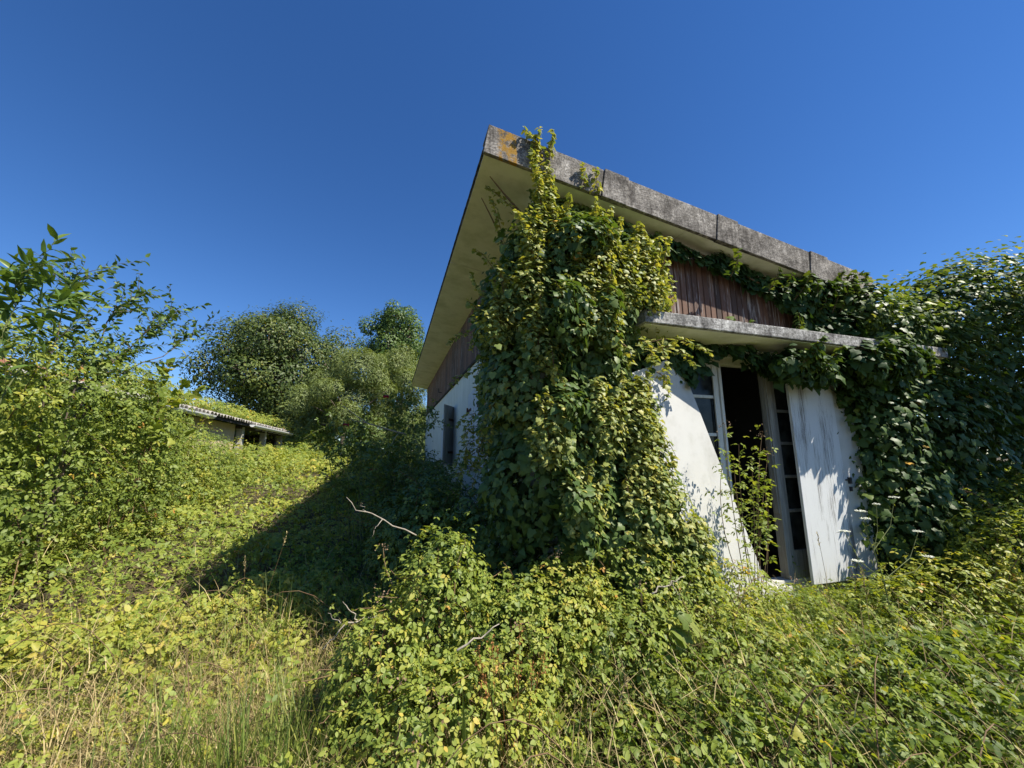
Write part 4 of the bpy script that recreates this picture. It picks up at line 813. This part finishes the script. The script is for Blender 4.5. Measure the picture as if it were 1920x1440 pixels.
def blades(x, y, z0, length, lean, width, material, name, label, cat, rnd):
    n = len(x); a_ = RG.uniform(0, 2 * PI, n); d_ = np.stack([np.cos(a_), np.sin(a_), np.zeros(n)], 1); s_ = np.cross(d_, UP); B0 = np.stack([x, y, z0], 1)
    sv = []
    for t_, wd in ((0, 1), (.5, .8), (1, .05)):
        c_ = B0 + d_ * (length * lean * t_ ** 1.6)[:, None] + UP * (length * np.sqrt(np.maximum(.05, 1 - lean ** 2)) * t_)[:, None]
        sv += [c_ - s_ * (width * wd)[:, None], c_ + s_ * (width * wd)[:, None]]
    V = np.stack(sv, 1).reshape(-1, 3); o = bpy.data.objects.new(name, big_mesh(name, [(V, [(0, 1, 3, 2), (2, 3, 5, 4)], 6, rnd)], material)); COL.objects.link(o); o['kind'] = 'stuff'; o['label'] = label; o['category'] = cat; return o
x, y, r_ = fan(42000, 1.5, 14); ok = ~in_house(x, y, .05) & (n2d(x, y, 1.6, 71) + .35 * straw(x, y) > .50); x, y = x[ok], y[ok]; n = len(x)
blades(x, y, ground_z(x, y), RG.uniform(.15, .48, n), RG.uniform(.2, .95, n), RG.uniform(.0016, .0035, n), M['grass'], 'grass', 'green grass blades between the brambles', 'grass', RG.random(n))
x, y, r_ = fan(60000, 1.5, 12); ok = ~in_house(x, y, .05) & (n2d(x, y, 2.2, 77) > .74) & (n2d(x, y, .6, 78) > .42); x, y = x[ok], y[ok]; n = len(x)
blades(x, y, ground_z(x, y), RG.uniform(.3, .7, n), RG.uniform(.1, .75, n), RG.uniform(.002, .0042, n), M['grass'], 'grass_tufts', 'taller tufts of bright grass among the ground cover', 'grass', RG.random(n))
x, y, r_ = fan(85000, 1.5, 9); ok = ~in_house(x, y, .05) & (RG.random(len(x)) < .12 + straw(x, y)); x, y = x[ok], y[ok]; n = len(x)
blades(x, y, ground_z(x, y) + RG.random(n) * (.03 + cover_h(x, y) * 1.05), RG.uniform(.12, .40, n), RG.uniform(.70, .998, n), RG.uniform(.0010, .0028, n), M['straw'], 'dry_straw', 'matted dry straw in the foreground grass', 'straw', RG.random(n))

# ---- single plants and stalks
def stalk(base, tip, label, seed=True, bend=.06):
    bz = gz(base[0], base[1]); t = thing('grass_stalk', label, 'grass stalk', (base[0], base[1], bz), 'dry grass stalks standing in the garden')
    a_ = np.array([base[0], base[1], bz]); e_ = np.array(tip, float); ts = np.linspace(0, 1, 8)[:, None]; mid = (a_ + e_) / 2 + np.array([RG.normal(0, bend), RG.normal(0, bend), .05]); pts = (1 - ts) ** 2 * a_ + 2 * ts * (1 - ts) * mid + ts ** 2 * e_
    MB().tube([tuple(p) for p in pts], .0022, .0011, 5).build('stem', M['straw'], t)
    if seed:
        d_ = nrm((pts[-1] - pts[-2])[None])[0]; n = 26; q_ = pts[-1] - d_ * np.linspace(0, .11, n)[:, None]; V, sf, kk = leaf_arrays(q_, rdir(n), d_ + rdir(n) * .35, np.full(n, .02), quadleaf(.16, .05, 0))
        o = bpy.data.objects.new('seed_head', big_mesh('seed_head', [(V - np.array(wpos(t)), sf, kk, RG.uniform(.3, 1, n))], M['straw'])); COL.objects.link(o); o.parent = t
for b_, tp, lb in (((-1.0, 3.6), (-.72, 3.5, 1.02), 'tall dry grass stalk rising across the dark house shadow'), ((-1.05, 3.7), (-.98, 3.5, .86), 'dry grass stalk slanting at the lower edge of the house shadow'), ((-1.6, 3.6), (-1.2, 3.3, .70), 'leaning dry grass stalk just left of the shadow tip'), ((-1.2, 2.6), (-1.5, 2.9, .45), 'short pale grass stalk in the left foreground'), ((-2.4, 4.2), (-2.55, 4.1, .88), 'dry grass stalk at the far left beside the hedge foot'), ((-1.9, 3.9), (-1.95, 3.9, .78), 'upright dry grass stalk between the hedge foot and the shadow'),
                   ((-.6, 2.7), (-.75, 2.65, .5), 'short dry grass stalk above the straw patch'), ((1.6, 2.15), (1.75, 2.2, .95), 'dry grass stalk in front of the fallen shutter'), ((2.9, 1.9), (3.3, 2.1, .78), 'leaning dry grass stalk just before the wild carrot'), ((2.7, 1.8), (3.0, 1.75, .62), 'rightmost dry grass stalk in the bramble foreground'), ((3.0, 1.9), (2.75, 2.0, .72), 'dry grass stalk leaning left below the cracked shutter'), ((1.0, 1.8), (1.1, 1.75, .6), 'dry grass stalk in the bottom centre brambles'), ((3.3, 2.35), (3.25, 2.35, 1.0), 'upright dry seed stalk in front of the doorway edge')): stalk(b_, tp, lb)

carrot = thing('wild_carrot', 'wild carrot with flat white flower heads before the cracked shutter', 'wild flower', (3.85, 2.25, gz(3.85, 2.25)))
st = MB(); root = np.array([3.85, 2.28, gz(3.85, 2.25)]); fork = np.array([3.84, 2.3, .62]); fk2 = np.array([3.78, 2.3, .85])
heads = [(4.14, 2.3, 1.25, fk2), (3.90, 2.3, 1.20, fk2), (3.70, 2.3, 1.155, fk2), (3.69, 2.27, 1.10, fk2), (3.48, 2.3, 1.01, fork), (4.37, 2.3, .96, fork), (4.40, 2.28, .76, fork), (3.49, 2.25, .80, fork)]
st.tube([tuple(root), tuple(fork), tuple(fk2)], .005, .004, 5); fe = []
for hx, hy, hz, f0 in heads:
    e_ = np.array([hx, hy, hz]); m_ = (f0 + e_) / 2 + np.array([(hx - f0[0]) * .18, 0, -.03]); st.tube([tuple(f0), tuple(m_), tuple(e_)], .003, .002, 5); q_, _ = along([f0, m_, e_], .03, .012); fe.append(q_)
st.build('stem', M['greenstem'], carrot)
Q = np.concatenate(fe + [along([root, fork, fk2], .012, .02)[0]]); n = len(Q); leaves(carrot, Q, rdir(n), rdir(n) + UP * .4, RG.uniform(.02, .055, n), RG.random(n), [quadleaf(.08, .01, .1)], M['grass'], 'feathery_foliage')
for i, (hx, hy, hz, f0) in enumerate(heads):
    n = 150; R_ = .036 if i != 1 else .022; rr = np.sqrt(RG.random(n)) * R_; aa = RG.uniform(0, 2 * PI, n); q_ = np.stack([hx + rr * np.cos(aa), hy + rr * np.sin(aa), hz + .008 - .12 * rr + RG.normal(0, .0025, n)], 1)
    V, sf, kk = leaf_arrays(q_, nrm(UP + rdir(n) * .5), rdir(n), RG.uniform(.007, .011, n), quadleaf(.45, .05, 0)); o = bpy.data.objects.new('flower_head', big_mesh('flower_head', [(V - np.array(wpos(carrot)), sf, kk, RG.random(n))], M['petal'])); COL.objects.link(o); o.parent = carrot

sprig = thing('bramble_sprig', 'arching bramble sprig with pinkish buds growing in front of the doorway', 'bramble', (2.95, 2.7, gz(2.95, 2.7)))
st = MB(); QP = []; QD = []; tips = [(2.80, 2.7, 1.88), (3.22, 2.7, 1.80), (3.24, 2.68, 1.62), (2.88, 2.72, 1.55), (3.2, 2.72, 1.36), (3.02, 2.66, 1.6), (2.78, 2.64, 1.30), (3.1, 2.66, 1.5), (2.85, 2.62, 1.7), (2.7, 2.66, 1.55), (3.12, 2.64, 1.15)]
for e_ in tips:
    a_ = np.array([2.98 + RG.normal(0, .04), 2.72, .3]); e_ = np.array(e_); mid = (a_ + e_) / 2 + np.array([RG.normal(-.06, .14), -.03, .10]); ts = np.linspace(0, 1, 9)[:, None]; pts = (1 - ts) ** 2 * a_ + 2 * ts * (1 - ts) * mid + ts ** 2 * e_
    st.tube([tuple(p) for p in pts], .004, .002, 5); q_, d_ = along(pts[3:], .028, .045); QP.append(q_); QD.append(d_)
st.build('cane', M['cane'], sprig); P = np.concatenate(QP); Dd = np.concatenate(QD); n = len(P)
P, N, T, S, rnd = trifoliate(P, nrm(UP * .8 + rdir(n) * .6), nrm(rdir(n) + Dd * .4), RG.uniform(.032, .05, n), np.clip(RG.normal(.5, .15, n), 0, .93), 3); leaves(sprig, P, N, T, S, rnd, S_HEX, M['bramble'], 'foliage', 150)
buds(sprig, tips[:3])

def dead(label, pts_list, r0=.008):
    c_ = np.mean([p for pts in pts_list for p in pts], axis=0); t = MB()
    for pts in pts_list:
        P_ = np.array(pts, float); ts = np.linspace(0, 1, 9); sg = np.linspace(0, 1, len(P_)); C_ = np.stack([np.interp(ts, sg, P_[:, i]) for i in range(3)], 1); C_[1:-1] += RG.normal(0, .006, (7, 3)); t.tube([tuple(p) for p in C_], r0, r0 * .4, 5); r0 *= .6
    return tag(t.build('dead_branch', M['deadwood'], None, smooth=True), label, 'dead branch')
dead('bleached dead branch poking left out of the bramble mound', [[(.18, 2.52, 1.13), (.05, 2.48, 1.2), (-.08, 2.46, 1.27), (-.16, 2.45, 1.30), (-.22, 2.45, 1.37)], [(-.02, 2.46, 1.24), (-.06, 2.45, 1.19), (-.07, 2.45, 1.15)], [(-.12, 2.46, 1.28), (-.14, 2.45, 1.34)]], .0045)
dead('forked pale dead twig in the shadow left of the bramble mound', [[(.0, 2.5, .72), (-.17, 2.48, .70), (-.28, 2.45, .60)], [(-.12, 2.48, .71), (-.20, 2.46, .82)], [(-.18, 2.48, .69), (-.27, 2.46, .77)]], .006)
dead('short straight grey twig lying over the front brambles', [[(.36, 2.05, .68), (.58, 2.08, .76)]], .006)
dead('pale twig crossing the brambles under the fallen shutter', [[(1.60, 2.22, .76), (1.85, 2.22, .84)], [(1.76, 2.22, .81), (1.80, 2.2, .70)]], .006)
dead('thin bleached twigs hanging among the rose stems', [[(.2, 5.6, 1.9), (-.3, 5.5, 2.02), (-.62, 5.5, 2.25)], [(-.2, 5.5, 2.0), (-.55, 5.5, 2.08)], [(.1, 5.5, 1.9), (-.1, 5.5, 1.55)]], .012)

dock = thing('dock_plant', 'rust brown dock seed spikes among the front brambles', 'dock plant', (.62, 2.0, gz(.62, 2.0)))
st = MB(); Q = []
for i in range(9):
    bx_, by_ = .62 + RG.normal(0, .06), 2.0 + RG.normal(0, .04); e_ = (.62 + RG.normal(0, .12), 1.98 + RG.normal(0, .05), .60 + RG.uniform(0, .2)); st.tube([(bx_, by_, gz(bx_, by_)), e_], .003, .0015, 4); q_, _ = along([np.array(e_) - [0, 0, .12], np.array(e_)], .0035, .011); Q.append(q_)
st.build('stem', M['dock'], dock); Q = np.concatenate(Q); n = len(Q); leaves(dock, Q, rdir(n), rdir(n), RG.uniform(.008, .014, n), RG.random(n), [quadleaf(.4, .1, 0)], M['dock'], 'seed_spike')

iris = thing('iris_clump', 'clump of upright sword shaped leaves before the mound', 'iris', (.36, 1.95, gz(.36, 1.95)))
for i in range(22):
    a_ = RG.uniform(0, 2 * PI); ln = RG.uniform(.45, .72); lean = RG.uniform(.08, .4); d_ = np.array([math.cos(a_), math.sin(a_), 0]); s_ = np.cross(d_, UP); b0 = np.array([.36 + RG.normal(0, .06), 1.98 + RG.normal(0, .05), gz(.36, 1.95)]); vs = []
    for t_, wd in ((0, .009), (.4, .011), (.75, .008), (1, .0005)):
        c_ = b0 + d_ * ln * lean * t_ ** 1.8 + UP * ln * t_ * (1 - .25 * lean * t_); vs += [tuple(c_ - s_ * wd), tuple(c_ + d_ * .002), tuple(c_ + s_ * wd)]
    V = np.array(vs) - np.array(wpos(iris)); fs = []
    for j in range(3): fs += [(j * 3, j * 3 + 1, j * 3 + 4, j * 3 + 3), (j * 3 + 1, j * 3 + 2, j * 3 + 5, j * 3 + 4)]
    o = bpy.data.objects.new('leaf', big_mesh('leaf', [(V, fs, 12, np.array([RG.uniform(.1, .7)]))], M['grass'])); COL.objects.link(o); o.parent = iris
arum = thing('arum_plant', 'broad pale green arum leaves at the foot of the ivy', 'arum', (1.66, 2.2, gz(1.66, 2.2)))
for i in range(7):
    q_ = np.array([[1.66 + RG.normal(0, .09), 2.12 + RG.normal(0, .05), .50 + RG.uniform(0, .16)]]); V, sf, kk = leaf_arrays(q_, nrm(np.array([[.3, -.7, .6]]) + rdir(1) * .4), np.array([[RG.normal(0, .4), -.2, .8]]), np.array([RG.uniform(.10, .16)]), ivyleaf(.3, .1))
    o = bpy.data.objects.new('leaf', big_mesh('leaf', [(V - np.array(wpos(arum)), sf, kk, np.array([RG.uniform(.3, .9)]))], M['grass'])); COL.objects.link(o); o.parent = arum
    MB().tube([(1.66, 2.2, gz(1.66, 2.2)), tuple(q_[0])], .004, .003, 4).build('leaf_stalk', M['greenstem'], arum)

cn_ = MB(); xs, ys, rs = fan(110, 1.9, 9); oks = ~in_house(xs, ys, .2); xs, ys = xs[oks], ys[oks]; CQ = []
for i in range(len(xs)):
    a_ = np.array([xs[i], ys[i], gz(xs[i], ys[i]) + .02]); th_ = RG.uniform(0, 2 * PI); ln = RG.uniform(.5, 1.3); hgt = float(cover_h(xs[i:i + 1], ys[i:i + 1])[0]) + RG.uniform(.05, .28); t_ = np.linspace(0, 1, 10)
    pts = [(a_[0] + math.cos(th_) * ln * t, a_[1] + math.sin(th_) * ln * t, a_[2] + hgt * 4 * t * (1 - t) * .95 + .04 * t) for t in t_]
    if in_house(np.array([pts[-1][0]]), np.array([pts[-1][1]]), .1)[0]: continue
    cn_.tube(pts, .0032, .0016, 4); q_, d_ = along(pts, .06, .012); CQ.append(q_)
o = cn_.build('bramble_canes', M['cane']); o['kind'] = 'stuff'; o['label'] = 'thin reddish bramble canes arching over the ground cover'; o['category'] = 'brambles'
